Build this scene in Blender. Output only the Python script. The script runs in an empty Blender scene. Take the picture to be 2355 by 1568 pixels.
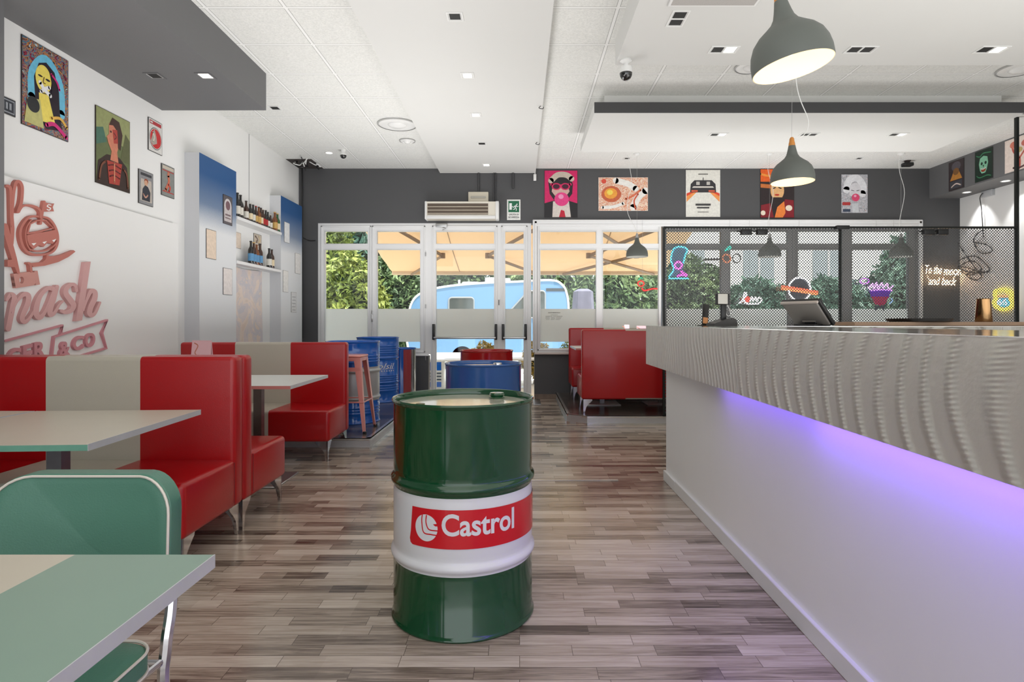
import bpy, bmesh, math, random
from mathutils import Vector, Matrix
import numpy as np

# ------------------------------------------------------------------ camera, world, light
S = bpy.context.scene
COL = S.collection
PI = math.pi
F, VX, VY, H = 1374.0, 1195.0, 740.0, 1.19          # focal length in pixels, vanishing point, eye height
cd = bpy.data.cameras.new('camera')
cam = bpy.data.objects.new('camera', cd)
COL.objects.link(cam)
cam.location = (0, 0, H)
cam.rotation_euler = (PI/2, 0, 0)
cd.sensor_width = 36.0
cd.lens = F/2355*36
cd.shift_x = -(VX-1177.5)/2355
cd.shift_y = -(784-VY)/2355
cd.clip_start = 0.05
cd.clip_end = 300
S.camera = cam

w = bpy.data.worlds.new('world')
S.world = w
w.use_nodes = True
wn = w.node_tree
bg = wn.nodes['Background']
bg.inputs[0].default_value = (0.93, 0.97, 1.0, 1)
bg.inputs[1].default_value = 1.95

def lamp(kind, name, loc, energy, color=(1, 1, 1), rot=(0, 0, 0), **kw):
    d = bpy.data.lights.new(name, kind)
    d.energy = energy
    d.color = color
    for k, v in kw.items():
        setattr(d, k, v)
    o = bpy.data.objects.new(name, d)
    COL.objects.link(o)
    o.location = loc
    o.rotation_euler = rot
    return o
lamp('SUN', 'sun', (10, -20, 20), 7.2, (1.0, 0.96, 0.90), (math.radians(15), math.radians(10), 0), angle=0.02)
# unseen fill lights added below eye level to brighten the ceiling
for (x, y, e, sx, sy) in ((-1.7, 1.6, 74, 2.0, 4.0), (3.6, 2.2, 84, 3.4, 3.6), (-1.3, 6.6, 60, 1.6, 3.4), (3.2, 7.9, 76, 4.6, 1.6), (0.0, -1.7, 130, 5.0, 1.6)):
    lamp('AREA', 'ceiling_fill', (x, y, 1.1), e, (1, 0.99, 0.975), (PI, 0, 0), shape='RECTANGLE', size=sx, size_y=sy)
S.view_settings.view_transform = 'Standard'
S.view_settings.look = 'None'
S.view_settings.gamma = 1
S.view_settings.exposure = 0.0
S.view_settings.use_curve_mapping = False

# ------------------------------------------------------------------ helpers
def lin(c):
    return tuple(((v/255)/12.92 if v/255 <= 0.04045 else ((v/255+0.055)/1.055)**2.4) for v in c[:3]) + (1,)

_m = {}
def M(name, col=(200, 200, 200), rough=0.5, metal=0.0, emit=0, var=0.0, vscale=8.0, bump=0.0, bscale=60, coat=0.0, spec=0.5, alpha=None):
    if name in _m:
        return _m[name]
    m = bpy.data.materials.new(name)
    m.use_nodes = True
    nt = m.node_tree
    b = nt.nodes['Principled BSDF']
    b.inputs['Base Color'].default_value = lin(col)
    b.inputs['Roughness'].default_value = rough
    b.inputs['Metallic'].default_value = metal
    b.inputs['Specular IOR Level'].default_value = spec
    if coat:
        b.inputs['Coat Weight'].default_value = coat
        b.inputs['Coat Roughness'].default_value = 0.08
    if emit:
        b.inputs['Emission Color'].default_value = lin(col)
        b.inputs['Emission Strength'].default_value = emit
    tc = None
    if var or bump:
        tc = nt.nodes.new('ShaderNodeTexCoord')
    if var:
        n = nt.nodes.new('ShaderNodeTexNoise')
        n.inputs['Scale'].default_value = vscale
        n.inputs['Detail'].default_value = 5
        nt.links.new(tc.outputs['Object'], n.inputs['Vector'])
        mx = nt.nodes.new('ShaderNodeMix')
        mx.data_type = 'RGBA'
        c = lin(col)
        mx.inputs['A'].default_value = tuple(v*(1-var) for v in c[:3])+(1,)
        mx.inputs['B'].default_value = tuple(min(1, v*(1+var)) for v in c[:3])+(1,)
        nt.links.new(n.outputs['Fac'], mx.inputs['Factor'])
        nt.links.new(mx.outputs['Result'], b.inputs['Base Color'])
    if bump:
        n2 = nt.nodes.new('ShaderNodeTexNoise')
        n2.inputs['Scale'].default_value = bscale
        n2.inputs['Detail'].default_value = 3
        nt.links.new(tc.outputs['Object'], n2.inputs['Vector'])
        bp = nt.nodes.new('ShaderNodeBump')
        bp.inputs['Strength'].default_value = bump
        bp.inputs['Distance'].default_value = 0.004
        nt.links.new(n2.outputs['Fac'], bp.inputs['Height'])
        nt.links.new(bp.outputs['Normal'], b.inputs['Normal'])
    _m[name] = m
    return m

def tag(o, label=None, cat=None, group=None, kind=None):
    if label: o['label'] = label
    if cat: o['category'] = cat
    if group: o['group'] = group
    if kind: o['kind'] = kind
    return o

def empty(name, loc=(0, 0, 0), rz=0.0, label=None, cat=None, group=None):
    o = bpy.data.objects.new(name, None)
    o.empty_display_size = 0.1
    COL.objects.link(o)
    o.location = loc
    o.rotation_euler = (0, 0, rz)
    return tag(o, label, cat, group)

def copy_tree(o, parent=None):
    c = o.copy()
    COL.objects.link(c)
    c.parent = parent
    for ch in list(o.children):
        copy_tree(ch, c)
    return c

def catmull(pts, n=6, closed=False):
    P = [Vector(p) for p in pts]
    if len(P) < 3:
        return P
    out = []
    N = len(P)
    rng = range(N) if closed else range(N-1)
    for i in rng:
        p0 = P[(i-1) % N] if closed or i > 0 else P[0]
        p1, p2 = P[i], P[(i+1) % N]
        p3 = P[(i+2) % N] if closed or i+2 < N else P[-1]
        for k in range(n):
            t = k/n
            out.append(0.5*((2*p1)+(-p0+p2)*t+(2*p0-5*p1+4*p2-p3)*t*t+(-p0+3*p1-3*p2+p3)*t**3))
    if not closed:
        out.append(P[-1])
    return out

class MB:
    def __init__(self):
        self.v, self.f, self.m, self.s = [], [], [], []
    def add(self, vs, fs, m=0, smooth=False):
        b = len(self.v)
        self.v += [tuple(v) for v in vs]
        for f in fs:
            self.f.append([b+i for i in f])
            self.m.append(m)
            self.s.append(smooth)
        return self
    def box(self, x0, x1, y0, y1, z0, z1, m=0):
        vs = [(x, y, z) for x in (x0, x1) for y in (y0, y1) for z in (z0, z1)]
        return self.add(vs, [(0, 1, 3, 2), (4, 6, 7, 5), (0, 4, 5, 1), (2, 3, 7, 6), (0, 2, 6, 4), (1, 5, 7, 3)], m)
    def rbox(self, x0, x1, y0, y1, z0, z1, r=0.01, m=0, cuts=(), zones=None, seg=3):
        bm = bmesh.new()
        bmesh.ops.create_cube(bm, size=1)
        for v in bm.verts:
            v.co = Vector(((x0+x1)/2+v.co.x*(x1-x0), (y0+y1)/2+v.co.y*(y1-y0), (z0+z1)/2+v.co.z*(z1-z0)))
        bmesh.ops.bevel(bm, geom=bm.edges[:], offset=r, segments=seg, profile=0.5, affect='EDGES')
        for c in cuts:
            bmesh.ops.bisect_plane(bm, geom=bm.verts[:]+bm.edges[:]+bm.faces[:], plane_co=(c, 0, 0), plane_no=(1, 0, 0))
        bm.verts.index_update()
        b = len(self.v)
        self.v += [tuple(v.co) for v in bm.verts]
        for f in bm.faces:
            self.f.append([b+v.index for v in f.verts])
            mm = m
            if zones:
                cx = f.calc_center_median().x
                mm = zones[sum(1 for c in cuts if cx > c)]
            self.m.append(mm)
            self.s.append(True)
        bm.free()
        return self
    def prism(self, pts, fn, m=0, smooth=False):
        """pts: closed 2d outline; fn(u, v, side) -> 3d point for side 0 / 1"""
        n = len(pts)
        vs = [fn(p[0], p[1], 0) for p in pts]+[fn(p[0], p[1], 1) for p in pts]
        self.add(vs, [list(range(n))[::-1], list(range(n, 2*n))], m)
        self.add(vs, [(i, (i+1) % n, (i+1) % n+n, i+n) for i in range(n)], m, smooth)
        return self
    def lathe(self, prof, c=(0, 0, 0), seg=32, m=0, mats=None, smooth=True, axis='z', cap=True):
        vs = []
        for (r, z) in prof:
            for k in range(seg):
                a = 2*PI*k/seg
                p = (r*math.cos(a), r*math.sin(a), z)
                if axis == 'y': p = (r*math.cos(a), z, r*math.sin(a))
                if axis == 'x': p = (z, r*math.cos(a), r*math.sin(a))
                vs.append((c[0]+p[0], c[1]+p[1], c[2]+p[2]))
        for i in range(len(prof)-1):
            mm = mats[i] if mats else m
            self.add([], [], mm)
        b = len(self.v)
        self.v += vs
        for i in range(len(prof)-1):
            for k in range(seg):
                k2 = (k+1) % seg
                self.f.append([b+i*seg+k, b+i*seg+k2, b+(i+1)*seg+k2, b+(i+1)*seg+k])
                self.m.append(mats[i] if mats else m)
                self.s.append(smooth)
        if cap:
            for (i, rev) in ((0, True), (len(prof)-1, False)):
                if prof[i][0] > 1e-5:
                    ring = [b+i*seg+k for k in range(seg)]
                    self.f.append(ring[::-1] if rev else ring)
                    self.m.append(mats[min(i, len(prof)-2)] if mats else m)
                    self.s.append(False)
        return self
    def tube(self, pts, r, seg=8, m=0, closed=False, rs=None):
        P = [Vector(p) for p in pts]
        n = len(P)
        up = None
        b = len(self.v)
        for i in range(n):
            if closed:
                t = (P[(i+1) % n]-P[i-1]).normalized()
            else:
                t = (P[min(i+1, n-1)]-P[max(i-1, 0)]).normalized()
            if up is None:
                up = Vector((0, 0, 1)) if abs(t.z) < 0.9 else Vector((1, 0, 0))
            a = t.cross(up)
            if a.length < 1e-6:
                a = t.orthogonal()
            a.normalize()
            up = a.cross(t).normalized()
            rr = rs[i] if rs else r
            for k in range(seg):
                an = 2*PI*k/seg
                self.v.append(tuple(P[i]+(a*math.cos(an)+up*math.sin(an))*rr))
        for i in range(n if closed else n-1):
            j = (i+1) % n
            for k in range(seg):
                k2 = (k+1) % seg
                self.f.append([b+i*seg+k, b+i*seg+k2, b+j*seg+k2, b+j*seg+k])
                self.m.append(m)
                self.s.append(True)
        if not closed:
            self.f.append([b+k for k in range(seg)][::-1]); self.m.append(m); self.s.append(False)
            self.f.append([b+(n-1)*seg+k for k in range(seg)]); self.m.append(m); self.s.append(False)
        return self
    def build(self, name, mats, parent=None, loc=None, rot=None, origin=None):
        me = bpy.data.meshes.new(name)
        v = self.v
        if origin:
            v = [(a[0]-origin[0], a[1]-origin[1], a[2]-origin[2]) for a in v]
        me.from_pydata(v, [], self.f)
        if not isinstance(mats, (list, tuple)):
            mats = [mats]
        for mt in mats:
            me.materials.append(mt)
        me.polygons.foreach_set('material_index', self.m)
        me.polygons.foreach_set('use_smooth', self.s)
        me.update()
        bm = bmesh.new(); bm.from_mesh(me)
        bmesh.ops.recalc_face_normals(bm, faces=bm.faces[:])
        bm.to_mesh(me); bm.free()
        if any(self.s):
            try: me.set_sharp_from_angle(angle=math.radians(40))
            except Exception: pass
        o = bpy.data.objects.new(name, me)
        COL.objects.link(o)
        if parent: o.parent = parent
        if origin: o.location = origin
        if loc: o.location = loc
        if rot: o.rotation_euler = rot
        return o

def text_geo(s, offset=0.0, shear=0.0, space=1.0):
    c = bpy.data.curves.new('t', 'FONT')
    c.body = s
    c.size = 1
    c.offset = offset
    c.shear = shear
    c.space_character = space
    c.resolution_u = 5
    o = bpy.data.objects.new('t', c)
    COL.objects.link(o)
    dg = bpy.context.evaluated_depsgraph_get()
    dg.update()
    me = bpy.data.meshes.new_from_object(o.evaluated_get(dg))
    vs = [tuple(v.co) for v in me.vertices]
    fs = [list(p.vertices) for p in me.polygons]
    bpy.data.objects.remove(o)
    bpy.data.curves.remove(c)
    bpy.data.meshes.remove(me)
    xs = [v[0] for v in vs]; ys = [v[1] for v in vs]
    return vs, fs, (min(xs), max(xs), min(ys), max(ys))

def add_text(mb, s, fn, u0, u1, v0, v1, m=0, offset=0.0, shear=0.0, space=1.0):
    """lay text into the box u0..u1, v0..v1 of a 2d frame mapped by fn(u, v)"""
    vs, fs, (a, b, c, d) = text_geo(s, offset, shear, space)
    mb.add([fn(u0+(x-a)/(b-a)*(u1-u0), v0+(y-c)/(d-c)*(v1-v0)) for (x, y, z) in vs], fs, m)

def ribbon(pts, wd, n=6, smooth=True, closed=False):
    """closed 2d outlines (quads + round caps) of a stroke; wd number or list"""
    P3 = [(p[0], p[1], 0) for p in pts]
    Q = catmull(P3, n, closed) if smooth else [Vector(p) for p in P3]
    L = len(Q)
    def W(i):
        if isinstance(wd, (int, float)): return wd
        t = i/(L-1)*(len(wd)-1)
        k = min(int(t), len(wd)-2)
        return wd[k]+(wd[k+1]-wd[k])*(t-k)
    out = []
    A, B = [], []
    for i in range(L):
        if closed: t = Q[(i+1) % L]-Q[i-1]
        else: t = Q[min(i+1, L-1)]-Q[max(i-1, 0)]
        t = t.normalized() if t.length > 0 else Vector((1, 0, 0))
        nn = Vector((-t.y, t.x, 0))*W(i)/2
        A.append(Q[i]+nn); B.append(Q[i]-nn)
    for i in range(L if closed else L-1):
        j = (i+1) % L
        out.append([(A[i].x, A[i].y), (A[j].x, A[j].y), (B[j].x, B[j].y), (B[i].x, B[i].y)])
    if not closed:
        for i in (0, L-1):
            out.append([(Q[i].x+W(i)/2*math.cos(2*PI*k/12), Q[i].y+W(i)/2*math.sin(2*PI*k/12)) for k in range(12)])
    return out

def ell(cx, cy, rx, ry, n=28, rot=0):
    c, s = math.cos(rot), math.sin(rot)
    return [(cx+rx*math.cos(2*PI*k/n)*c-ry*math.sin(2*PI*k/n)*s, cy+rx*math.cos(2*PI*k/n)*s+ry*math.sin(2*PI*k/n)*c) for k in range(n)]

def bx(px): return (px-VX)*9.2/F          # back wall plane
def bz(py): return H+(VY-py)*9.2/F
def struct(mb, name, mats, parent=None):
    o = mb.build(name, mats, parent)
    if not parent: o['kind'] = 'structure'
    return o
# ------------------------------------------------------------------ materials
white_wall = M('white_paint', (236, 236, 234), 0.55, bump=0.05, bscale=90)
grey_paint = M('grey_paint', (104, 104, 105), 0.6, bump=0.08, bscale=120)
dark_paint = M('dark_grey_paint', (78, 78, 80), 0.6, bump=0.12, bscale=120)
plaster = M('white_plaster', (218, 218, 215), 0.6, var=0.02, vscale=1.5)
frame_white = M('white_aluminium_frame', (232, 232, 232), 0.3)
red_l = M('red_leatherette', (168, 5, 12), 0.30, var=0.06, vscale=3, bump=0.15, bscale=260, coat=0.15)
cream_l = M('cream_leatherette', (184, 177, 162), 0.35, bump=0.15, bscale=260)
chrome = M('chrome', (215, 215, 218), 0.12, 1.0)
brushed = M('brushed_steel', (190, 190, 190), 0.32, 1.0)
black_p = M('black_plastic', (24, 24, 25), 0.35)
grey_p = M('grey_plastic', (120, 116, 112), 0.4)
white_p = M('white_plastic', (228, 228, 226), 0.35)
mint_l = M('mint_leatherette', (78, 124, 106), 0.42, bump=0.15, bscale=240)
mint_top = M('mint_laminate', (134, 158, 144), 0.35, var=0.03)
cream_top = M('cream_laminate', (196, 188, 172), 0.35, var=0.03)
lit_m = M('lamp_glow', (255, 250, 240), emit=4.0)

def node_mat(name):
    m = bpy.data.materials.new(name)
    m.use_nodes = True
    nt = m.node_tree
    return m, nt, nt.nodes['Principled BSDF'], nt.nodes.new, nt.links.new

def mathn(nt, op, a, b=None):
    n = nt.nodes.new('ShaderNodeMath')
    n.operation = op
    for i, v in enumerate((a, b)):
        if v is None: continue
        if hasattr(v, 'links'): nt.links.new(v, n.inputs[i])
        else: n.inputs[i].default_value = v
    return n.outputs[0]

def floor_mat(name, ramp, bw=0.42, rh=0.071, rough=0.20, off=(0, 0, 0)):
    m, nt, b, N, L = node_mat(name)
    tc = N('ShaderNodeTexCoord')
    mp = N('ShaderNodeMapping'); mp.inputs['Location'].default_value = off
    L(tc.outputs['Object'], mp.inputs['Vector'])
    br = N('ShaderNodeTexBrick')
    br.offset = 0.37; br.offset_frequency = 2; br.squash = 0.72; br.squash_frequency = 3
    br.inputs['Color1'].default_value = (0, 0, 0, 1); br.inputs['Color2'].default_value = (1, 1, 1, 1)
    br.inputs['Mortar'].default_value = (0.1, 0.1, 0.1, 1)
    br.inputs['Scale'].default_value = 1
    br.inputs['Mortar Size'].default_value = 0.0012
    br.inputs['Mortar Smooth'].default_value = 0.3
    br.inputs['Bias'].default_value = 0.0
    br.inputs['Brick Width'].default_value = bw
    br.inputs['Row Height'].default_value = rh
    L(mp.outputs['Vector'], br.inputs['Vector'])
    # second, coarser rhythm of tones
    br2 = N('ShaderNodeTexBrick')
    br2.offset = 0.61; br2.offset_frequency = 3
    br2.inputs['Color1'].default_value = (0, 0, 0, 1); br2.inputs['Color2'].default_value = (1, 1, 1, 1)
    br2.inputs['Mortar'].default_value = (0.5, 0.5, 0.5, 1)
    br2.inputs['Scale'].default_value = 1; br2.inputs['Mortar Size'].default_value = 0.0
    br2.inputs['Brick Width'].default_value = bw*1.63; br2.inputs['Row Height'].default_value = rh
    L(mp.outputs['Vector'], br2.inputs['Vector'])
    # grain
    mp2 = N('ShaderNodeMapping'); mp2.inputs['Scale'].default_value = (2.2, 34, 1)
    L(tc.outputs['Object'], mp2.inputs['Vector'])
    add = N('ShaderNodeVectorMath'); add.operation = 'ADD'
    L(mp2.outputs['Vector'], add.inputs[0])
    sc = N('ShaderNodeVectorMath'); sc.operation = 'SCALE'; sc.inputs['Scale'].default_value = 13.0
    L(br.outputs['Color'], sc.inputs[0]); L(sc.outputs[0], add.inputs[1])
    n1 = N('ShaderNodeTexNoise'); n1.inputs['Scale'].default_value = 1.6; n1.inputs['Detail'].default_value = 7; n1.inputs['Roughness'].default_value = 0.62
    n1.inputs['Distortion'].default_value = 0.6
    L(add.outputs[0], n1.inputs['Vector'])
    s1 = mathn(nt, 'MULTIPLY', br.outputs['Color'], 0.42)
    s2 = mathn(nt, 'MULTIPLY', br2.outputs['Color'], 0.2)
    s3 = mathn(nt, 'MULTIPLY', n1.outputs['Fac'], 1.0)
    t = mathn(nt, 'ADD', mathn(nt, 'ADD', s1, s2), s3)
    t = mathn(nt, 'SUBTRACT', t, 0.33)
    cr = N('ShaderNodeValToRGB')
    e = cr.color_ramp.elements
    e[0].position = ramp[0][0]; e[0].color = lin(ramp[0][1])
    e[1].position = ramp[-1][0]; e[1].color = lin(ramp[-1][1])
    for p, c in ramp[1:-1]:
        k = e.new(p); k.color = lin(c)
    L(t, cr.inputs['Fac'])
    mx = N('ShaderNodeMix'); mx.data_type = 'RGBA'
    mx.inputs['B'].default_value = lin((60, 50, 44))
    fm = mathn(nt, 'MULTIPLY', br.outputs['Fac'], 0.6)
    L(fm, mx.inputs['Factor']); L(cr.outputs['Color'], mx.inputs['A'])
    L(mx.outputs['Result'], b.inputs['Base Color'])
    rr = mathn(nt, 'ADD', mathn(nt, 'MULTIPLY', n1.outputs['Fac'], 0.18), rough-0.09)
    L(rr, b.inputs['Roughness'])
    bp = N('ShaderNodeBump'); bp.inputs['Strength'].default_value = 0.18; bp.inputs['Distance'].default_value = 0.002
    L(n1.outputs['Fac'], bp.inputs['Height']); L(bp.outputs['Normal'], b.inputs['Normal'])
    return m
wood_floor = floor_mat('wood_strip_laminate', [(0.13, (76, 65, 56)), (0.30, (124, 110, 98)), (0.5, (168, 153, 138)), (0.74, (194, 180, 166)), (1.0, (212, 201, 188))])
dark_floor = floor_mat('dark_platform_laminate', [(0.1, (48, 42, 40)), (0.5, (78, 70, 66)), (1.0, (112, 102, 96))], bw=0.9, rh=0.14, rough=0.2)

def ceiling_mat(name, ox):
    m, nt, b, N, L = node_mat(name)
    tc = N('ShaderNodeTexCoord')
    mp = N('ShaderNodeMapping'); mp.inputs['Location'].default_value = (-ox+6.0, -5.09+6.0, 0)
    L(tc.outputs['Object'], mp.inputs['Vector'])
    br = N('ShaderNodeTexBrick'); br.offset = 0; br.squash = 1
    br.inputs['Color1'].default_value = (1, 1, 1, 1); br.inputs['Color2'].default_value = (1, 1, 1, 1); br.inputs['Mortar'].default_value = (0, 0, 0, 1)
    br.inputs['Scale'].default_value = 1; br.inputs['Mortar Size'].default_value = 0.012; br.inputs['Mortar Smooth'].default_value = 0.0
    br.inputs['Brick Width'].default_value = 0.6; br.inputs['Row Height'].default_value = 0.6
    L(mp.outputs['Vector'], br.inputs['Vector'])
    br2 = N('ShaderNodeTexBrick'); br2.offset = 0; br2.squash = 1
    br2.inputs['Scale'].default_value = 1; br2.inputs['Mortar Size'].default_value = 0.016; br2.inputs['Mortar Smooth'].default_value = 0.0
    br2.inputs['Brick Width'].default_value = 0.6; br2.inputs['Row Height'].default_value = 0.6
    L(mp.outputs['Vector'], br2.inputs['Vector'])
    n = N('ShaderNodeTexNoise'); n.inputs['Scale'].default_value = 70; n.inputs['Detail'].default_value = 6; n.inputs['Roughness'].default_value = 0.8
    L(tc.outputs['Object'], n.inputs['Vector'])
    cr = N('ShaderNodeValToRGB'); cr.color_ramp.elements[0].position = 0.3; cr.color_ramp.elements[0].color = lin((205, 206, 202))
    cr.color_ramp.elements[1].position = 0.62; cr.color_ramp.elements[1].color = lin((236, 236, 232))
    L(n.outputs['Fac'], cr.inputs['Fac'])
    mx = N('ShaderNodeMix'); mx.data_type = 'RGBA'; mx.inputs['B'].default_value = lin((150, 150, 146))
    L(br2.outputs['Fac'], mx.inputs['Factor']); L(cr.outputs['Color'], mx.inputs['A'])
    mx2 = N('ShaderNodeMix'); mx2.data_type = 'RGBA'; mx2.inputs['B'].default_value = lin((240, 240, 238))
    L(br.outputs['Fac'], mx2.inputs['Factor']); L(mx.outputs['Result'], mx2.inputs['A'])
    L(mx2.outputs['Result'], b.inputs['Base Color'])
    b.inputs['Roughness'].default_value = 0.8
    bp = N('ShaderNodeBump'); bp.inputs['Strength'].default_value = 0.3; bp.inputs['Distance'].default_value = 0.003
    L(n.outputs['Fac'], bp.inputs['Height']); L(bp.outputs['Normal'], b.inputs['Normal'])
    return m
ceil_l = ceiling_mat('ceiling_tiles', -1.76)
ceil_r = ceiling_mat('ceiling_tiles_right', 0.74)

def glass_mat(name, tint=(1, 1, 1), refl=0.12):
    m = bpy.data.materials.new(name); m.use_nodes = True
    nt = m.node_tree; nt.nodes.clear()
    o = nt.nodes.new('ShaderNodeOutputMaterial'); t = nt.nodes.new('ShaderNodeBsdfTransparent'); g = nt.nodes.new('ShaderNodeBsdfGlossy')
    t.inputs[0].default_value = tint+(1,); g.inputs['Roughness'].default_value = 0.02
    fr = nt.nodes.new('ShaderNodeFresnel'); fr.inputs['IOR'].default_value = 1.45
    mx = nt.nodes.new('ShaderNodeMixShader')
    nt.links.new(fr.outputs[0], mx.inputs[0]); nt.links.new(t.outputs[0], mx.inputs[1]); nt.links.new(g.outputs[0], mx.inputs[2])
    nt.links.new(mx.outputs[0], o.inputs[0])
    return m
glass = glass_mat('window_glass', (0.97, 0.99, 0.99))
def frost_mat():
    m = bpy.data.materials.new('frosted_film'); m.use_nodes = True
    nt = m.node_tree; nt.nodes.clear()
    o = nt.nodes.new('ShaderNodeOutputMaterial'); t = nt.nodes.new('ShaderNodeBsdfTranslucent'); g = nt.nodes.new('ShaderNodeBsdfDiffuse')
    t.inputs[0].default_value = (0.97, 0.98, 0.98, 1); g.inputs[0].default_value = (0.86, 0.88, 0.88, 1)
    mx = nt.nodes.new('ShaderNodeMixShader'); mx.inputs[0].default_value = 0.2
    nt.links.new(t.outputs[0], mx.inputs[1]); nt.links.new(g.outputs[0], mx.inputs[2]); nt.links.new(mx.outputs[0], o.inputs[0])
    return m
frost = frost_mat()

def mesh_mat():
    m = bpy.data.materials.new('perforated_metal'); m.use_nodes = True
    nt = m.node_tree; b = nt.nodes['Principled BSDF']
    b.inputs['Base Color'].default_value = lin((96, 96, 96)); b.inputs['Roughness'].default_value = 0.45; b.inputs['Metallic'].default_value = 0.3
    tc = nt.nodes.new('ShaderNodeTexCoord'); sp = nt.nodes.new('ShaderNodeSeparateXYZ')
    nt.links.new(tc.outputs['Object'], sp.inputs[0])
    p = 0.0165
    cx = mathn(nt, 'COSINE', mathn(nt, 'MULTIPLY', sp.outputs['X'], PI/p*1.0))
    cz = mathn(nt, 'COSINE', mathn(nt, 'MULTIPLY', sp.outputs['Z'], PI/p*1.0))
    hole = mathn(nt, 'GREATER_THAN', mathn(nt, 'MULTIPLY', cx, cz), -0.04)
    tr = nt.nodes.new('ShaderNodeBsdfTransparent'); mx = nt.nodes.new('ShaderNodeMixShader')
    nt.links.new(hole, mx.inputs[0]); nt.links.new(b.outputs[0], mx.inputs[1]); nt.links.new(tr.outputs[0], mx.inputs[2])
    nt.links.new(mx.outputs[0], nt.nodes['Material Output'].inputs[0])
    return m
perf = mesh_mat()

def counter_metal(name, freq, ripa, bow_, fine, wob):
    m, nt, b, N, L = node_mat(name)
    b.inputs['Metallic'].default_value = 0.5
    tc = N('ShaderNodeTexCoord')
    nz = N('ShaderNodeTexNoise'); nz.inputs['Scale'].default_value = 1.3; nz.inputs['Detail'].default_value = 1
    L(tc.outputs['Object'], nz.inputs['Vector'])
    sp = N('ShaderNodeSeparateXYZ'); L(tc.outputs['Object'], sp.inputs[0])
    # grinding arcs: bands along the length, bowed over the height
    zz = mathn(nt, 'SUBTRACT', sp.outputs['Z'], 1.0)
    bow = mathn(nt, 'MULTIPLY', mathn(nt, 'MULTIPLY', zz, zz), bow_)
    ph = mathn(nt, 'ADD', mathn(nt, 'ADD', sp.outputs['Y'], bow), mathn(nt, 'MULTIPLY', nz.outputs['Fac'], wob))
    w1 = mathn(nt, 'SINE', mathn(nt, 'MULTIPLY', ph, freq))
    w1b = mathn(nt, 'POWER', mathn(nt, 'ADD', mathn(nt, 'MULTIPLY', w1, 0.5), 0.5), 3.2)
    rip = mathn(nt, 'SINE', mathn(nt, 'ADD', mathn(nt, 'MULTIPLY', sp.outputs['Z'], 520.0), mathn(nt, 'MULTIPLY', ph, 90.0)))
    ripm = mathn(nt, 'MULTIPLY', mathn(nt, 'MULTIPLY', rip, w1b), ripa)
    n2 = N('ShaderNodeTexNoise'); n2.inputs['Scale'].default_value = 1; n2.inputs['Detail'].default_value = 4
    mpf = N('ShaderNodeMapping'); mpf.inputs['Scale'].default_value = fine
    L(tc.outputs['Object'], mpf.inputs['Vector']); L(mpf.outputs['Vector'], n2.inputs['Vector'])
    hgt = mathn(nt, 'ADD', mathn(nt, 'ADD', w1b, ripm), mathn(nt, 'MULTIPLY', n2.outputs['Fac'], 0.35 if fine[1] > 60 else 0.15))
    bp = N('ShaderNodeBump'); bp.inputs['Strength'].default_value = 0.8; bp.inputs['Distance'].default_value = 0.010
    L(hgt, bp.inputs['Height']); L(bp.outputs['Normal'], b.inputs['Normal'])
    b.inputs['Base Color'].default_value = lin((226, 224, 217))
    b.inputs['Roughness'].default_value = 0.42
    return m
swirl = counter_metal('swirled_aluminium', 60.0, 0.05, 1.6, (50, 50, 50), 0.42)
swirl_fine = counter_metal('brushed_wavy_aluminium', 120.0, 0.004, 0.5, (90, 110, 7), 0.5)
blue_fade_cache = {}
def blue_fade():
    m, nt, b, N, L = node_mat('blue_fade_paint')
    tc = N('ShaderNodeTexCoord'); sp = N('ShaderNodeSeparateXYZ'); L(tc.outputs['Object'], sp.inputs[0])
    n = N('ShaderNodeTexNoise'); n.inputs['Scale'].default_value = 250; n.inputs['Detail'].default_value = 2
    L(tc.outputs['Object'], n.inputs['Vector'])
    t = mathn(nt, 'ADD', sp.outputs['Z'], mathn(nt, 'MULTIPLY', mathn(nt, 'SUBTRACT', n.outputs['Fac'], 0.5), 0.12))
    mr = N('ShaderNodeMapRange'); mr.inputs['From Min'].default_value = 2.15; mr.inputs['From Max'].default_value = 2.72
    L(t, mr.inputs['Value'])
    cr = N('ShaderNodeValToRGB'); cr.color_ramp.elements[0].color = lin((222, 224, 226)); cr.color_ramp.elements[1].color = lin((38, 84, 136))
    k = cr.color_ramp.elements.new(0.45); k.color = lin((110, 130, 158))
    L(mr.outputs[0], cr.inputs['Fac']); L(cr.outputs['Color'], b.inputs['Base Color'])
    b.inputs['Roughness'].default_value = 0.5
    return m
blue_spray = blue_fade()

# ------------------------------------------------------------------ setting
ZC = 3.55
YB = 9.2
struct(MB().box(-3.4, 6.78, -3.2, 9.25, -0.1, 0), 'floor', wood_floor)
struct(MB().box(-3.4, -0.5, -3.2, 9.25, ZC, ZC+0.1, 0).box(-0.5, 6.9, -3.2, 9.25, ZC, ZC+0.1, 1), 'ceiling', [ceil_l, ceil_r])
struct(MB().box(-3.6, -3.4, -3.2, 9.4, -0.1, ZC+0.1), 'wall_left', white_wall)
struct(MB().box(6.78, 6.98, -3.2, 9.4, -0.1, ZC+0.1), 'wall_right', white_wall)
wb = MB()
xl, xr = bx(731), bx(2115)
wb.box(-3.4, 6.78, YB, YB+0.2, 2.71, ZC)
wb.box(-3.4, xl, YB, YB+0.2, 0, 2.71)
wb.box(xr, 6.78, YB, YB+0.2, 0, 2.71)
wb.box(xl, bx(985), YB, YB+0.2, 0, 0.665)
wb.box(bx(1229), xr, YB, YB+0.2, 0, 0.69)
struct(wb, 'wall_back', dark_paint)
struct(MB().box(-3.4, -3.14, -3.2, 3.64, 0, ZC), 'wall_pier', grey_paint)
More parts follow.
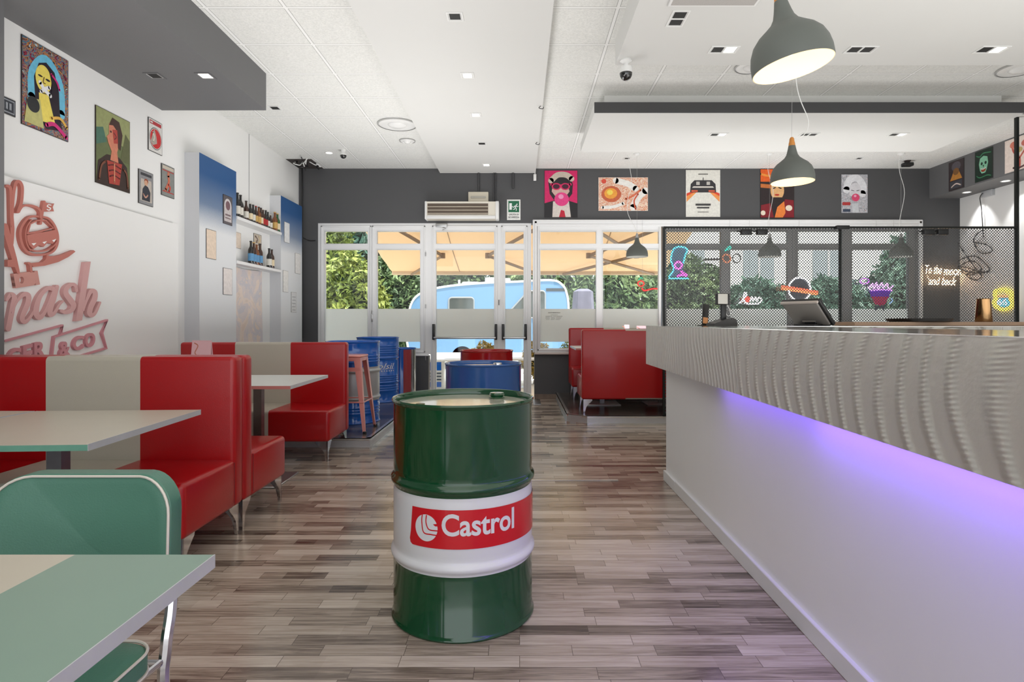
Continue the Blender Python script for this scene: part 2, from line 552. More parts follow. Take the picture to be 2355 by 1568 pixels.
# wall seam, white relief panel behind the first booth
struct(MB().box(-3.402, -3.397, 7.5, 7.506, 2.42, ZC), 'trim_1', grey_paint)
struct(MB().box(-3.4, -3.35, 3.64, 5.864, 0, 2.142), 'wall_panel', white_wall)
# piers with blue faded front
for i, (y0, y1) in enumerate(((6.06, 6.85), (8.13, 8.92))):
    mb = MB().box(-3.4, -3.25, y0, y1, 0, 2.91, 0)
    mb.add([(-3.2492, y0, 0), (-3.2492, y1, 0), (-3.2492, y1, 2.91), (-3.2492, y0, 2.91)], [(0, 1, 2, 3)], 1)
    struct(mb, 'wall_column_%d' % (i+1), [M('light_grey_paint', (206, 207, 210), 0.55), blue_spray])
# soffit, beam, dropped panels
struct(MB().box(-3.4, -2.41, -3.2, 5.68, 3.20, ZC), 'ceiling_soffit', grey_paint)
struct(MB().box(-1.225, 0.245, -3.2, YB-0.001, 3.48, ZC), 'ceiling_beam', plaster)
struct(MB().box(0.80, 6.78, -3.2, 5.0, 3.337, ZC), 'ceiling_panel_near', plaster)
mb = MB().box(0.764, 5.15, 6.1, 7.485, 3.32, 3.427, 0).box(0.885, 5.03, 6.236, 7.35, 3.427, ZC, 0).box(0.762, 6.3, 6.085, 6.1, 3.322, 3.427, 1)
mb.box(5.15, 6.3, 6.1, 6.16, 3.33, 3.42, 1)
struct(mb, 'ceiling_panel_far', [plaster, M('dark_front_edge', (66, 66, 67), 0.6)])  # strip along the front edge is darker than the panel
# bulkhead along the right wall
struct(MB().box(6.31, 6.78, 5.0, YB, 3.09, ZC), 'wall_bulkhead', grey_paint)
# platforms
def platform(name, poly, z, edge):
    mb = MB()
    n = len(poly)
    mb.add([(p[0], p[1], z) for p in poly], [list(range(n))], 0)
    mb.add([(p[0], p[1], 0) for p in poly]+[(p[0], p[1], z-0.001) for p in poly], [(i, (i+1) % n, (i+1) % n+n, i+n) for i in range(n)], 1)
    for (i, j) in edge:      # aluminium nosing on the open edges
        a, b = Vector(poly[i]+(0,)), Vector(poly[j]+(0,))
        d = (b-a).normalized(); nn = Vector((d.y, -d.x, 0))
        for (o0, o1, z0, z1) in ((-0.035, 0.006, z, z+0.006), (-0.002, 0.006, z-0.02, z+0.006)):
            q = [a+nn*o0, b+nn*o0, b+nn*o1, a+nn*o1]
            mb.add([(p.x, p.y, z0) for p in q]+[(p.x, p.y, z1) for p in q], [(0, 1, 2, 3), (4, 5, 6, 7), (0, 1, 5, 4), (1, 2, 6, 5), (2, 3, 7, 6), (3, 0, 4, 7)], 2)
        q = [a+nn*0.001, b+nn*0.001, b+nn*0.012, a+nn*0.012]
        mb.add([(p.x, p.y, 0) for p in q]+[(p.x, p.y, 0.02) for p in q], [(0, 1, 2, 3), (4, 5, 6, 7), (0, 1, 5, 4), (1, 2, 6, 5), (2, 3, 7, 6), (3, 0, 4, 7)], 2)
    m, nt, b_, N, L = node_mat('tread_plate')
    tc = N('ShaderNodeTexCoord'); mp = N('ShaderNodeMapping'); mp.inputs['Rotation'].default_value = (0.7, 0.7, 0.785)
    L(tc.outputs['Object'], mp.inputs['Vector'])
    ck = N('ShaderNodeTexChecker'); ck.inputs['Scale'].default_value = 55
    L(mp.outputs['Vector'], ck.inputs['Vector'])
    bp = N('ShaderNodeBump'); bp.inputs['Strength'].default_value = 0.5; bp.inputs['Distance'].default_value = 0.003
    L(ck.outputs['Fac'], bp.inputs['Height']); L(bp.outputs['Normal'], b_.inputs['Normal'])
    b_.inputs['Base Color'].default_value = lin((200, 200, 202)); b_.inputs['Metallic'].default_value = 0.8; b_.inputs['Roughness'].default_value = 0.38
    return struct(mb, name, [dark_floor, m, M('aluminium_nosing', (218, 218, 214), 0.25, 0.9)])
platform('floor_platform_left', [(-3.4, 5.58), (-1.398, 5.58), (-1.398, YB), (-3.4, YB)], 0.10, [(0, 1), (1, 2)])
platform('floor_platform_right', [(0.558, YB), (0.558, 7.05), (0.60, 7.0), (0.78, 6.90), (6.78, 6.90), (6.78, YB)], 0.10, [(0, 1), (1, 3), (3, 4)])
# floor joint strip
struct(MB().rbox(-1.9, 0.74, 4.47, 4.505, 0, 0.006, 0.002), 'trim_2', M('worn_aluminium_strip', (206, 200, 190), 0.35, 0.7, var=0.25, vscale=9))
# skirting of the back wall, sill
struct(MB().box(bx(1229), 0.558, YB-0.015, YB, 0, 0.078), 'baseboard_back', M('worn_wood_skirting', (120, 104, 92), 0.6, var=0.35, vscale=12))
struct(MB().rbox(bx(1229), xr, YB-0.07, YB+0.05, 0.69, 0.72, 0.006), 'trim_3', M('stone_sill', (205, 192, 186), 0.4))
struct(MB().rbox(xl, bx(985), YB-0.03, YB+0.05, 0.665, 0.69, 0.006), 'trim_4', frame_white)
struct(MB().box(bx(1225), bx(1241), YB-0.6, YB-0.03, 0, 0.004).box(bx(985), bx(1220), YB-0.03, YB+0.2, 0, 0.006), 'trim_5', brushed)

# ------------------------------------------------------------------ windows and door
grey_frame = M('darker_window_frame', (122, 122, 121), 0.35)  # frames behind the screen use a darker grey than the other windows
def opening(name, px0, px1, z0, z1, panes, sashes, film=True, low=None, door=False, frame_m=frame_white):
    """panes: x ranges in wall metres; frame cells are solid, pane cells hold glass"""
    x0, x1 = px0, px1
    rows = [(bz(560), bz(532)), (low if low is not None else bz(801), bz(574))]
    mb = MB()
    xs = sorted(set([x0, x1]+[v for p in panes for v in p]))
    zs = sorted(set([z0, z1]+[v for r in rows for v in r]))
    for i in range(len(xs)-1):
        for j in range(len(zs)-1):
            cx, cz = (xs[i]+xs[i+1])/2, (zs[j]+zs[j+1])/2
            ispane = any(p[0] < cx < p[1] for p in panes) and any(r[0] < cz < r[1] for r in rows)
            if not ispane:
                mb.box(xs[i], xs[i+1], YB+0.01, YB+0.07, zs[j], zs[j+1])
    for (a, b_) in sashes:       # raised sash profile around each leaf
        for (xa, xb, za, zb) in ((a, a+0.022, z0+0.03, z1-0.04), (b_-0.022, b_, z0+0.03, z1-0.04), (a, b_, z0+0.03, z0+0.052), (a, b_, z1-0.062, z1-0.04)):
            mb.rbox(xa, xb, YB-0.008, YB+0.02, za, zb, 0.004, seg=2)
    for p in panes:              # glazing beads
        for r in rows:
            w_ = 0.012
            for (xa, xb, za, zb) in ((p[0]-w_, p[0], r[0]-w_, r[1]+w_), (p[1], p[1]+w_, r[0]-w_, r[1]+w_), (p[0], p[1], r[0]-w_, r[0]), (p[0], p[1], r[1], r[1]+w_)):
                mb.rbox(xa, xb, YB+0.0, YB+0.02, za, zb, 0.003, seg=1)
    root = struct(mb, name, frame_m)
    for p in panes:
        for k, r in enumerate(rows):
            g = MB().box(p[0], p[1], YB+0.03, YB+0.036, r[0], r[1]).build('glass_pane', glass, root)
    if film:
        for p in panes:
            zb = bz(786) if not door else bz(777)
            MB().box(p[0]+0.001, p[1]-0.001, YB+0.0265, YB+0.0275, zb, bz(710)).build('frosted_film', frost, root)
    return root
w1 = opening('window_1', xl, bx(990), 0.69, 2.71, [(bx(747), bx(845)), (bx(867), bx(966))], [(bx(738), bx(854)), (bx(856), bx(978))], low=bz(801))
d1 = opening('door_1', bx(990), bx(1222), 0.006, 2.71, [(bx(1003), bx(1136)), (bx(1162), bx(1204))], [(bx(994), bx(1144)), (bx(1153), bx(1213))], low=0.09, door=True)
w2 = opening('window_2', bx(1225), bx(1521), 0.72, 2.74, [(bx(1243), bx(1371)), (bx(1387), bx(1515))], [(bx(1236), bx(1519))])
w3 = opening('window_3', bx(1523), bx(1829), 0.72, 2.74, [(bx(1533), bx(1658)), (bx(1680), bx(1812))], [(bx(1526), bx(1826))], frame_m=grey_frame)
w4 = opening('window_4', bx(1829), bx(2115), 0.72, 2.74, [(bx(1835), bx(1938)), (bx(1960), bx(2090))], [(bx(1832), bx(2110))], frame_m=grey_frame)
# moulded casing over the right-hand windows
mb = MB()
for (d, h0, h1) in ((0.045, 2.735, 2.757), (0.03, 2.70, 2.74), (0.018, 2.66, 2.70)):
    mb.rbox(bx(1225), bx(2118), YB-d, YB+0.02, h0, h1, 0.006, seg=2)
for d, a, b_ in ((0.045, 1225, 1229), (0.03, 1229, 1235)):
    mb.rbox(bx(a), bx(b_), YB-d, YB+0.02, 0.72, 2.75, 0.005, seg=2)
mb.rbox(bx(2112), bx(2120), YB-0.03, YB+0.02, 0.72, 2.75, 0.005, seg=2)
struct(mb, 'trim_6', frame_white)
# door and window furniture
for (a, b_) in ((998, 1141), (1157, 1209)):
    MB().rbox(bx(a), bx(b_), YB-0.075, YB-0.045, bz(779), bz(774), 0.01).build('push_bar', brushed, d1)
for px in (998, 1141, 1157, 1209):
    MB().rbox(bx(px)-0.018, bx(px)+0.018, YB-0.07, YB, bz(781), bz(745), 0.006).build('push_bar_bracket', black_p, d1)
MB().tube([(bx(1147.5), YB-0.012, bz(690)), (bx(1147.5), YB-0.045, bz(690)), (bx(1147.5), YB-0.045, bz(701)), (bx(1147.5), YB-0.012, bz(701))], 0.006).build('door_handle', black_p, d1)
MB().rbox(bx(1003), bx(1029), YB-0.05, YB, bz(523), bz(515), 0.006).tube([(bx(1016), YB-0.03, bz(522)), (bx(1028), YB-0.1, bz(528)), (bx(1018), YB-0.02, bz(529))], 0.006).build('door_closer', brushed, d1)
for z_ in (0.6, 1.4, 2.2):
    MB().lathe([(0.008, 0), (0.008, 0.06)], (bx(979), YB-0.014, z_), 8).build('door_hinge', brushed, d1)
MB().rbox(bx(857)-0.01, bx(857)+0.01, YB-0.03, YB-0.008, bz(740), bz(714), 0.004).tube([(bx(857.5), YB-0.03, bz(722)), (bx(857.5), YB-0.055, bz(722)), (bx(857.5), YB-0.055, bz(733))], 0.007).build('window_handle', brushed, w1)
# lettering on the frosted film of the right window (opening hours, too small to read)
mb = MB()
random.seed(4)
for k, (a, b_, y_) in enumerate([(1261, 1289, 720), (1267, 1283, 724.5), (1255, 1270, 727.5), (1273, 1294, 727.5), (1255, 1264, 730), (1267, 1276, 730), (1278, 1292, 730), (1255, 1264, 732.5), (1268, 1277, 732.5), (1279, 1290, 732.5), (1256, 1264, 735), (1267, 1276, 735), (1278, 1288, 735)]):
    x = a
    while x < b_:
        ww = random.uniform(0.8, 2.2)
        mb.box(bx(x), bx(min(b_, x+ww)), YB+0.0255, YB+0.0262, bz(y_), bz(y_-(2.2 if k == 0 else 1.0)))
        x += ww+0.7
mb.build('opening_hours_lettering', M('grey_vinyl_print', (120, 120, 118), 0.5), w2)
# ------------------------------------------------------------------ bar counter
cr_ = empty('bar_counter', (1.3, 2.4, 0), 0, 'long white bar counter with a swirled aluminium apron and violet light under its overhang', 'counter')
def cb(mb, name, mats): return mb.build(name, mats, cr_, origin=None, loc=(-1.3, -2.4, 0))
XM = 1.0
m_counter_white = M('white_counter_laminate', (242, 242, 240), 0.33, var=0.01)
cb(MB().box(1.10, 1.9, -1.5, 4.485, 0.0, 0.90).box(1.9, 5.5, 3.95, 4.485, 0, 0.9), 'base_panel', [m_counter_white])
for q in ((1.082, 1.102, 4.18, 4.50), (1.082, 1.102, -1.5, 4.178), (1.103, 1.9, 4.486, 4.50)):
    cb(MB().rbox(*q, 0, 0.075, 0.003, seg=1), 'kickboard', [white_p])
# apron in three sheets with open joints
ys = [-1.5, 2.756, 4.205, 4.728]
for i, (a, b_) in enumerate(zip(ys[:-1], ys[1:])):
    mb = MB().box(XM, XM+0.012, a+0.0012, b_-0.0012, 0.858, 1.158)
    cb(mb, 'apron_sheet', [swirl if i == 0 else swirl_fine])
cb(MB().box(XM+0.012, 5.5, 4.716, 4.728, 0.858, 1.158), 'apron_sheet', [swirl_fine])
cb(MB().box(XM+0.013, 1.9, -1.5, 4.715, 0.874, 0.885).box(XM+0.013, XM+0.03, -1.5, 4.715, 0.859, 1.155), 'carcass', [M('black_board', (30, 30, 32), 0.5)])
mb = MB().box(XM-0.001, 1.75, -1.5, 4.1, 1.158, 1.1605).box(XM-0.001, 5.5, 4.1, 4.73, 1.158, 1.1605)
cb(mb, 'worktop', [M('polished_aluminium_top', (225, 224, 222), 0.1, 0.9)])
led = M('violet_led_strip', (110, 80, 255), emit=5.0)
cb(MB().box(1.055, 1.067, -1.4, 3.3, 0.868, 0.874), 'light_strip', [led])
for yy, en in ((-0.6, 4.2), (0.6, 5.4), (1.7, 5.0), (2.7, 2.2)):
    lamp('AREA', 'led_light', (1.03, yy, 0.862), en, (0.27, 0.14, 1.0), (0, math.radians(12), 0), shape='RECTANGLE', size=0.03, size_y=1.0)

# raised wooden shelf behind it
t = empty('bar_shelf', (4.2, 4.5, 1.1605), 0, 'raised oak shelf with a black underside along the back of the bar', 'shelf')
mb = MB().rbox(-1.75, 1.3, -0.13, 0.17, -0.001, 0.027, 0.003, m=0, seg=1)
mb.build('shelf_board', [M('oak_board', (150, 122, 98), 0.4, var=0.12, vscale=4)], t, loc=(0, 0, 0.0))
MB().box(-1.74, 1.3, -0.125, 0.165, -0.012, -0.0015).build('underside', [black_p], t, loc=(0, 0, 0.012)) if False else None
mb = MB()
for x_ in (-1.5, 0.4):
    mb.rbox(x_-0.02, x_+0.02, -0.02, 0.02, 0.0, 0.001, 0.0003, seg=1)
t.location = (4.2, 4.5, 1.1625)

# tray on the shelf
mb = MB().lathe([(0.0, 0.0), (0.185, 0.0), (0.2, 0.006), (0.214, 0.022), (0.218, 0.022), (0.206, 0.002), (0.19, -0.0035), (0, -0.0035)], seg=48)
o = mb.build('serving_tray', [M('black_tray', (26, 24, 24), 0.4)], loc=(3.02, 4.52, 1.1935))
tag(o, 'round black serving tray lying on the oak bar shelf', 'tray')
# cup
mb = MB().lathe([(0.0, 0.0), (0.055, 0.0), (0.057, 0.006), (0.046, 0.168), (0.048, 0.174), (0.044, 0.177), (0.0, 0.177)][::1], seg=32)
o = mb.build('cocktail_shaker_cup', [M('brass_metal', (150, 118, 82), 0.16, 1.0)], loc=(3.51, 4.52, 1.1897))
tag(o, 'brass coloured metal shaker cup standing upside down at the right end of the bar', 'cup')

# cash register seen from behind
t = empty('cash_register', (2.17, 4.45, 1.1605), math.radians(-62), 'black and grey touchscreen till on the bar seen from behind', 'cash register')
MB().rbox(-0.09, 0.09, -0.08, 0.1, 0, 0.014, 0.005).build('base_plate', black_p, t)
MB().rbox(-0.05, 0.05, -0.015, 0.03, 0.012, 0.09, 0.01).build('stand', black_p, t)
sc = MB().rbox(-0.16, 0.16, -0.014, 0.014, 0.0, 0.25, 0.007).build('screen', black_p, t, loc=(0.0, 0.05, 0.012), rot=(math.radians(44), 0, 0))
MB().rbox(-0.145, 0.145, -0.032, -0.0145, 0.02, 0.235, 0.008).build('rear_cover', grey_p, sc)
MB().rbox(-0.155, 0.155, -0.034, -0.014, 0.236, 0.252, 0.004).build('silver_edge', M('silver_plastic', (185, 176, 170), 0.3, 0.4), sc)
MB().box(-0.06, 0.05, -0.0345, -0.032, 0.06, 0.064).build('vent_slot', M('pale_slot', (200, 190, 180), 0.4), sc)

# customer display / card terminal on a stand
t = empty('payment_terminal', (1.50, 4.42, 1.1605), math.radians(14), 'black payment terminal base with an upright customer display', 'terminal')
mb = MB()
sec = [(-0.1, 0), (0.09, 0), (0.092, 0.02), (0.08, 0.045), (0.05, 0.06), (0.0, 0.05), (-0.06, 0.03), (-0.1, 0.018)]
mb.prism(sec, lambda u, v, s: (u, -0.055+0.11*s, v))
mb.build('base', M('dark_grey_plastic', (42, 40, 38), 0.3), t)
MB().rbox(-0.012, 0.028, -0.012, 0.012, 0.04, 0.165, 0.005).build('neck', black_p, t)
hd = MB().rbox(-0.052, 0.052, -0.02, 0.02, 0, 0.085, 0.008).build('display_head', black_p, t, loc=(0, 0, 0.155))
MB().rbox(-0.05, 0.03, -0.024, -0.0195, 0.006, 0.08, 0.002).build('display_back', M('pale_display_shell', (200, 196, 188), 0.3), hd)
MB().tube(catmull([(0.03, -0.01, 0.16), (0.05, -0.015, 0.12), (0.06, -0.01, 0.08), (0.035, -0.01, 0.075), (0.03, 0, 0.1)], 5), 0.0025).build('cable', white_p, t)

# small card holder
t = empty('card_holder', (1.42, 4.58, 1.1605), math.radians(12), 'narrow leaning card holder with an orange and black card', 'card holder')
MB().rbox(-0.05, 0.06, -0.03, 0.03, 0, 0.006, 0.002).build('foot', black_p, t)
mb = MB().rbox(-0.026, 0.026, -0.004, 0.004, 0.0, 0.165, 0.002)
cd_ = mb.build('card', M('black_card', (34, 32, 30), 0.3), t, loc=(0, 0, 0.004), rot=(math.radians(-8), math.radians(8), 0))
MB().box(-0.02, 0.02, -0.0055, -0.004, 0.012, 0.06).build('orange_print', M('orange_print', (216, 150, 96), 0.4), cd_)

# ------------------------------------------------------------------ perforated screen
t = empty('perforated_screen', (3.7, 6.9, 0), 0, 'tall perforated metal screen in a thin black frame standing behind the bar', 'screen')
fm = M('black_steel_frame', (26, 30, 28), 0.4, 0.3)
X0, X1, XC = 1.664-3.7, 5.74-3.7, 0.0
def post(x, z1, r=0.012): return MB().rbox(x-r, x+r, -0.02, 0.02, 0.101, z1, 0.003, seg=1).build('post', fm, t)
post(X0, 2.28); post(X1, ZC-0.001, 0.016); post(XC, 2.28, 0.010)
MB().rbox(X0, X1, -0.02, 0.02, 2.268, 2.29, 0.003, seg=1).build('top_rail', fm, t)
MB().rbox(X0, X1, -0.02, 0.02, 0.104, 0.135, 0.003, seg=1).build('bottom_rail', fm, t)
for a, b_ in ((X0+0.012, XC-0.010), (XC+0.010, X1-0.016)):
    MB().box(a, b_, -0.0012, 0.0012, 0.135, 2.268).build('perforated_sheet', perf, t)
for px in (1715, 1751, 1938, 2133, 2165):
    x = (px-VX)*6.85/F-3.7
    wv = 0.06 if px != 1938 else 0.075
    mb = MB().rbox(x-wv, x+wv, -0.09, -0.03, 2.185, 2.25, 0.008)
    mb.tube([(x-wv, -0.05, 2.225), (x-wv-0.04, -0.05, 2.23)], 0.006, 6)
    if px == 1938: mb = MB().rbox(x-wv, x+wv, -0.07, -0.02, 2.25, 2.295, 0.008)
    mb.build('lamp_clamp', black_p, t)

# ------------------------------------------------------------------ booths
def fin_leg(mb, sx, sy, h):
    """cast metal corner leg: two curved fins meeting at the corner, foot at (0,0)"""
    prof = [(0, 0), (0.018, 0), (0.026, 0.05), (0.036, 0.085), (0.06, 0.115), (0.105, h-0.016), (0.105, h), (0, h)]
    mb.prism(prof, lambda u, v, s: (sx*u, sy*0.012*s, v))
    mb.prism(prof, lambda u, v, s: (sx*0.012*s, sy*u, v))
    return mb
def make_bench():
    r = empty('booth_bench')
    L, D, HB = 1.55, 0.60, 1.0
    z0 = 0.17
    c = (-L/6, L/6)
    MB().rbox(-L/2, L/2, 0.005, 0.52, z0, 0.435, 0.028, cuts=c, zones=[0, 1, 0], seg=4).build('seat', [red_l, cream_l], r)
    mb = MB().rbox(-L/2, L/2, 0.50, 0.605, z0+0.002, HB, 0.026, cuts=c, zones=[0, 1, 0], seg=4)
    # lean the front of the backrest slightly
    mb.build('backrest', [red_l, cream_l], r)
    for x in (-L/2+0.0005, L/2-0.0005):
        MB().tube([(x, 0.498, z0+0.03), (x, 0.498, 0.42)], 0.0025, 6).build('seam_piping', M('dark_red_piping', (120, 8, 14), 0.4), r)
    for (x, sx) in ((-L/2+0.02, 1), (L/2-0.02, -1)):
        for (y, sy) in ((0.03, 1), (0.59, -1)):
            fin_leg(MB(), sx, sy, z0+0.004).build('leg', chrome, r, loc=(x, y, 0))
    return r
bench0 = make_bench()
def place(o, loc, rz, label, cat, group):
    o.location = loc; o.rotation_euler = (0, 0, rz)
    return tag(o, label, cat, group)
G = 'red and cream booth benches'
place(bench0, (-2.335, 2.77, 0), 0, 'red and cream booth bench nearest the camera, facing it below the wall logo', 'bench', G)
for (loc, rz, lab) in (((-2.335, 3.995, 0), PI, 'red and cream booth bench standing back to back behind the nearest one'),
                       ((-2.39, 5.06, 0), 0, 'red and cream booth bench facing the camera in front of the left platform'),
                       ((0.735+0.775, 7.66, 0.10), PI, 'red booth bench on the right platform turning its plain back to the camera'),
                       ((0.735+0.775, 8.40, 0.10), 0, 'red booth bench on the right platform against the windows')):
    c = copy_tree(bench0)
    place(c, loc, rz, lab, 'bench', G)
    # the plain backs of the booths are red all over
# red rear covers of the benches (the back side shows no cream stripe)
for o in [b for b in COL.objects if b.name.startswith('booth_bench')]:
    L = 1.55
    MB().rbox(-L/2+0.012, L/2-0.012, 0.600, 0.609, 0.19, 0.985, 0.004, seg=2).build('rear_panel', red_l, o)

# ------------------------------------------------------------------ tables
side_metal = M('scuffed_aluminium_edge', (206, 208, 211), 0.35, 0.3, var=0.10, vscale=14)
base_m = M('dark_brushed_steel', (140, 140, 146), 0.28, 1.0, var=0.3, vscale=7)
def make_table(wd, dp, top_m, edge_m, stripe=None, base=True):
    r = empty('diner_table')
    h = 0.755; th = 0.024
    mb = MB().box(-wd/2, wd/2, -dp/2, dp/2, h-th+0.001, h-0.0015, 1)
    o = mb.build('tabletop_edge', [edge_m, edge_m], r)
    if stripe:
        a = -wd/2; b_ = wd/2
        s0, s1 = stripe
        mb = MB().box(a, s0, -dp/2, dp/2, h-0.0015, h, 0).box(s0, s1, -dp/2, dp/2, h-0.0015, h, 1).box(s1, b_, -dp/2, dp/2, h-0.0015, h, 0)
        mb.build('tabletop', [mint_top, cream_top], r)
    else:
        MB().box(-wd/2, wd/2, -dp/2, dp/2, h-0.0015, h, 0).build('tabletop', [top_m], r)
    for s in (-1, 1):
        x = s*wd/2
        MB().box(min(x, x+s*0.002), max(x, x+s*0.002), -dp/2, dp/2, h-th, h+0.0005).build('side_band', side_metal, r)
    MB().box(-0.03, 0.03, -0.028, 0.028, 0.012, h-th).build('column', base_m, r)
    MB().rbox(-0.12, 0.12, -0.12, 0.12, h-th-0.006, h-th+0.0005, 0.002, seg=1).build('mounting_plate', base_m, r)
    MB().rbox(-0.22, 0.22, -0.22, 0.22, 0, 0.012, 0.003, seg=1).build('base_plate', brushed, r)
    return r
mint_edge = M('mint_edge_band', (104, 158, 138), 0.4, var=0.1, vscale=30)
pink_edge = M('pink_edge_band', (200, 128, 122), 0.4)
TG = 'booth tables'
t1 = make_table(0.775, 0.84, cream_top, mint_edge)
place(t1, (-1.945, 2.52, 0), math.radians(3.2), 'cream table with mint front edge, right of two pushed together at the first booth', 'table', TG)
t1b = copy_tree(t1)
place(t1b, (-2.76, 2.50, 0), math.radians(0), 'cream table with mint front edge, left of two and half hidden by the grey pier', 'table', TG)
t2 = make_table(0.775, 0.84, M('white_laminate', (222, 224, 220), 0.35), pink_edge)
place(t2, (-1.955, 4.48, 0), math.radians(1), 'white table with pink front edge between the second and third booth benches', 'table', TG)
t2b = copy_tree(t2)
place(t2b, (-2.745, 4.48, 0), 0, 'white table with pink front edge beside the left wall carrying a pink menu', 'table', TG)
for (x, lab) in ((1.10, 'white table at the left end of the booth on the right platform'), (1.885, 'white table behind the red bench back on the right platform, next to the bar')):
    c = copy_tree(t2)
    place(c, (x, 7.99, 0.10), 0, lab, 'table', TG)
tn = make_table(0.80, 0.82, mint_top, side_metal, stripe=(-0.14, 0.14))
place(tn, (-0.571-0.40, 1.117-0.41, 0), 0, 'mint green table with a cream stripe and scuffed silver edge in the near left corner', 'table', None)

# menus
def menu(loc, rz, lab, tilt=0.12, col=(232, 186, 190), h=0.29, wd=0.17):
    r = empty('menu_card', loc, rz, lab, 'menu', 'standing menus')
    mm = M('menu_pink_%d' % col[1], col, 0.4)
    for s in (-1, 1):
        MB().box(-wd/2, wd/2, -0.0012, 0.0012, 0, h).build('cover', mm, r, loc=(0, s*0.035, 0), rot=(s*tilt, 0, 0))
    mb = MB()
    for q in ribbon([(-0.06, 0.27), (-0.03, 0.25), (-0.05, 0.2), (-0.02, 0.17), (-0.05, 0.13), (-0.065, 0.08)], 0.008):
        mb.prism(q, lambda u, v, s: (u, -0.0014-0.0004*s, v*h/0.29))
    mb.build('cover_print', M('menu_print', (196, 120, 96), 0.5), r, loc=(0, -0.035, 0), rot=(-tilt, 0, 0))
    return r
menu((-2.35, 4.42, 0.755), math.radians(-12), 'pink folded menu standing on the table behind the first booth', wd=0.165, h=0.30)
menu((1.42, 7.92, 0.855), math.radians(8), 'pale menu standing just above the red bench back on the right platform, leftmost of three', wd=0.07, h=0.30, col=(214, 190, 196))
menu((1.62, 7.94, 0.855), math.radians(-6), 'pale pink menu, middle one of three above the red bench back', wd=0.13, h=0.285, col=(206, 172, 178))
menu((1.83, 7.90, 0.855), math.radians(4), 'red pink menu next to the bar end, rightmost of three above the red bench back', wd=0.17, h=0.28, col=(206, 120, 124))

# ------------------------------------------------------------------ mint chair
ch = empty('diner_chair', (-1.043, 1.42, 0), 0, 'mint green upholstered chair with white piping and chrome legs behind the near table', 'chair')
def rrect(w_, h_, r, n=8, flare=0.0):
    pts = []
    for (cx, cy, a0) in ((w_/2-r, h_-r, 0), (-w_/2+r, h_-r, PI/2), (-w_/2+0.04, 0.04, PI), (w_/2-0.04, 0.04, 1.5*PI)):
        rr = r if cy > 0.1 else 0.04
        for k in range(n+1):
            a = a0+PI/2*k/n
            pts.append((cx+rr*math.cos(a), cy+rr*math.sin(a)))
    return [(p[0]*(1+flare*(1-p[1]/h_)), p[1]) for p in pts]
def cushion(mb, out, t0, t1, fn, puff=0.012, m=0):
    """outline lofted into a padded slab: fn(u, v, depth)"""
    n = len(out)
    cx = sum(p[0] for p in out)/n; cy = sum(p[1] for p in out)/n
    rings = []
    for (sc, d) in ((0.0, t0-puff), (0.5, t0-puff*0.85), (0.85, t0-puff*0.4), (0.97, t0), (1.0, t0+0.006), (1.0, t1-0.006), (0.97, t1), (0.85, t1+puff*0.4), (0.5, t1+puff*0.85), (0.0, t1+puff)):
        rings.append([fn(cx+(p[0]-cx)*sc, cy+(p[1]-cy)*sc, d) for p in out])
    vs = [v for r_ in rings for v in r_]
    fs = []
    for i in range(len(rings)-1):
        for k in range(n):
            k2 = (k+1) % n
            fs.append((i*n+k, i*n+k2, (i+1)*n+k2, (i+1)*n+k))
    mb.add(vs, fs, m, True)
out = rrect(0.435, 0.30, 0.085, 8, 0.02)
def bf(u, v, d): return (u, d+0.12*(1-0)*0+v*0.10-0.02*(u/0.22)**2*0, 0.405+v)
def bf2(u, v, d):
    return (u, d+0.035-0.04*(u/0.22)**2+v*0.06-0.02, 0.525+v*0.992)
mb = MB(); cushion(mb, out, 0.0, 0.055, bf2, 0.010); mb.build('backrest', mint_l, ch)
pw = M('white_piping', (214, 206, 196), 0.4)
for nm, d in (('piping', -0.001),):
    MB().tube([bf2(p[0]*0.982, p[1]*0.985, d) for p in out], 0.0032, 6, closed=True).build(nm, pw, ch)
so = rrect(0.43, 0.42, 0.07, 8)
def sf(u, v, d): return (u, v-0.46, 0.452+d)
mb = MB(); cushion(mb, so, -0.045, 0.0, sf, 0.012); mb.build('seat', mint_l, ch)
for d in (0.001, -0.045):
    MB().tube([sf(p[0], p[1], d) for p in so], 0.0034, 6, closed=True).build('piping', pw, ch)
for s in (-1, 1):
    MB().tube(catmull([(s*0.165, 0.085, 0.72), (s*0.190, 0.05, 0.6), (s*0.203, 0.02, 0.50), (s*0.203, 0.0, 0.42), (s*0.200, 0.0, 0.3), (s*0.210, 0.08, 0.01)], 6), 0.0135).build('leg', chrome, ch)
    MB().tube([(s*0.17, -0.34, 0.40), (s*0.19, -0.36, 0.25), (s*0.20, -0.38, 0.01)], 0.011).build('leg', chrome, ch)
MB().tube([(-0.2, -0.02, 0.39), (-0.17, -0.36, 0.39), (0.17, -0.36, 0.39), (0.2, -0.02, 0.39)], 0.009, 8, closed=True).build('seat_frame', chrome, ch)

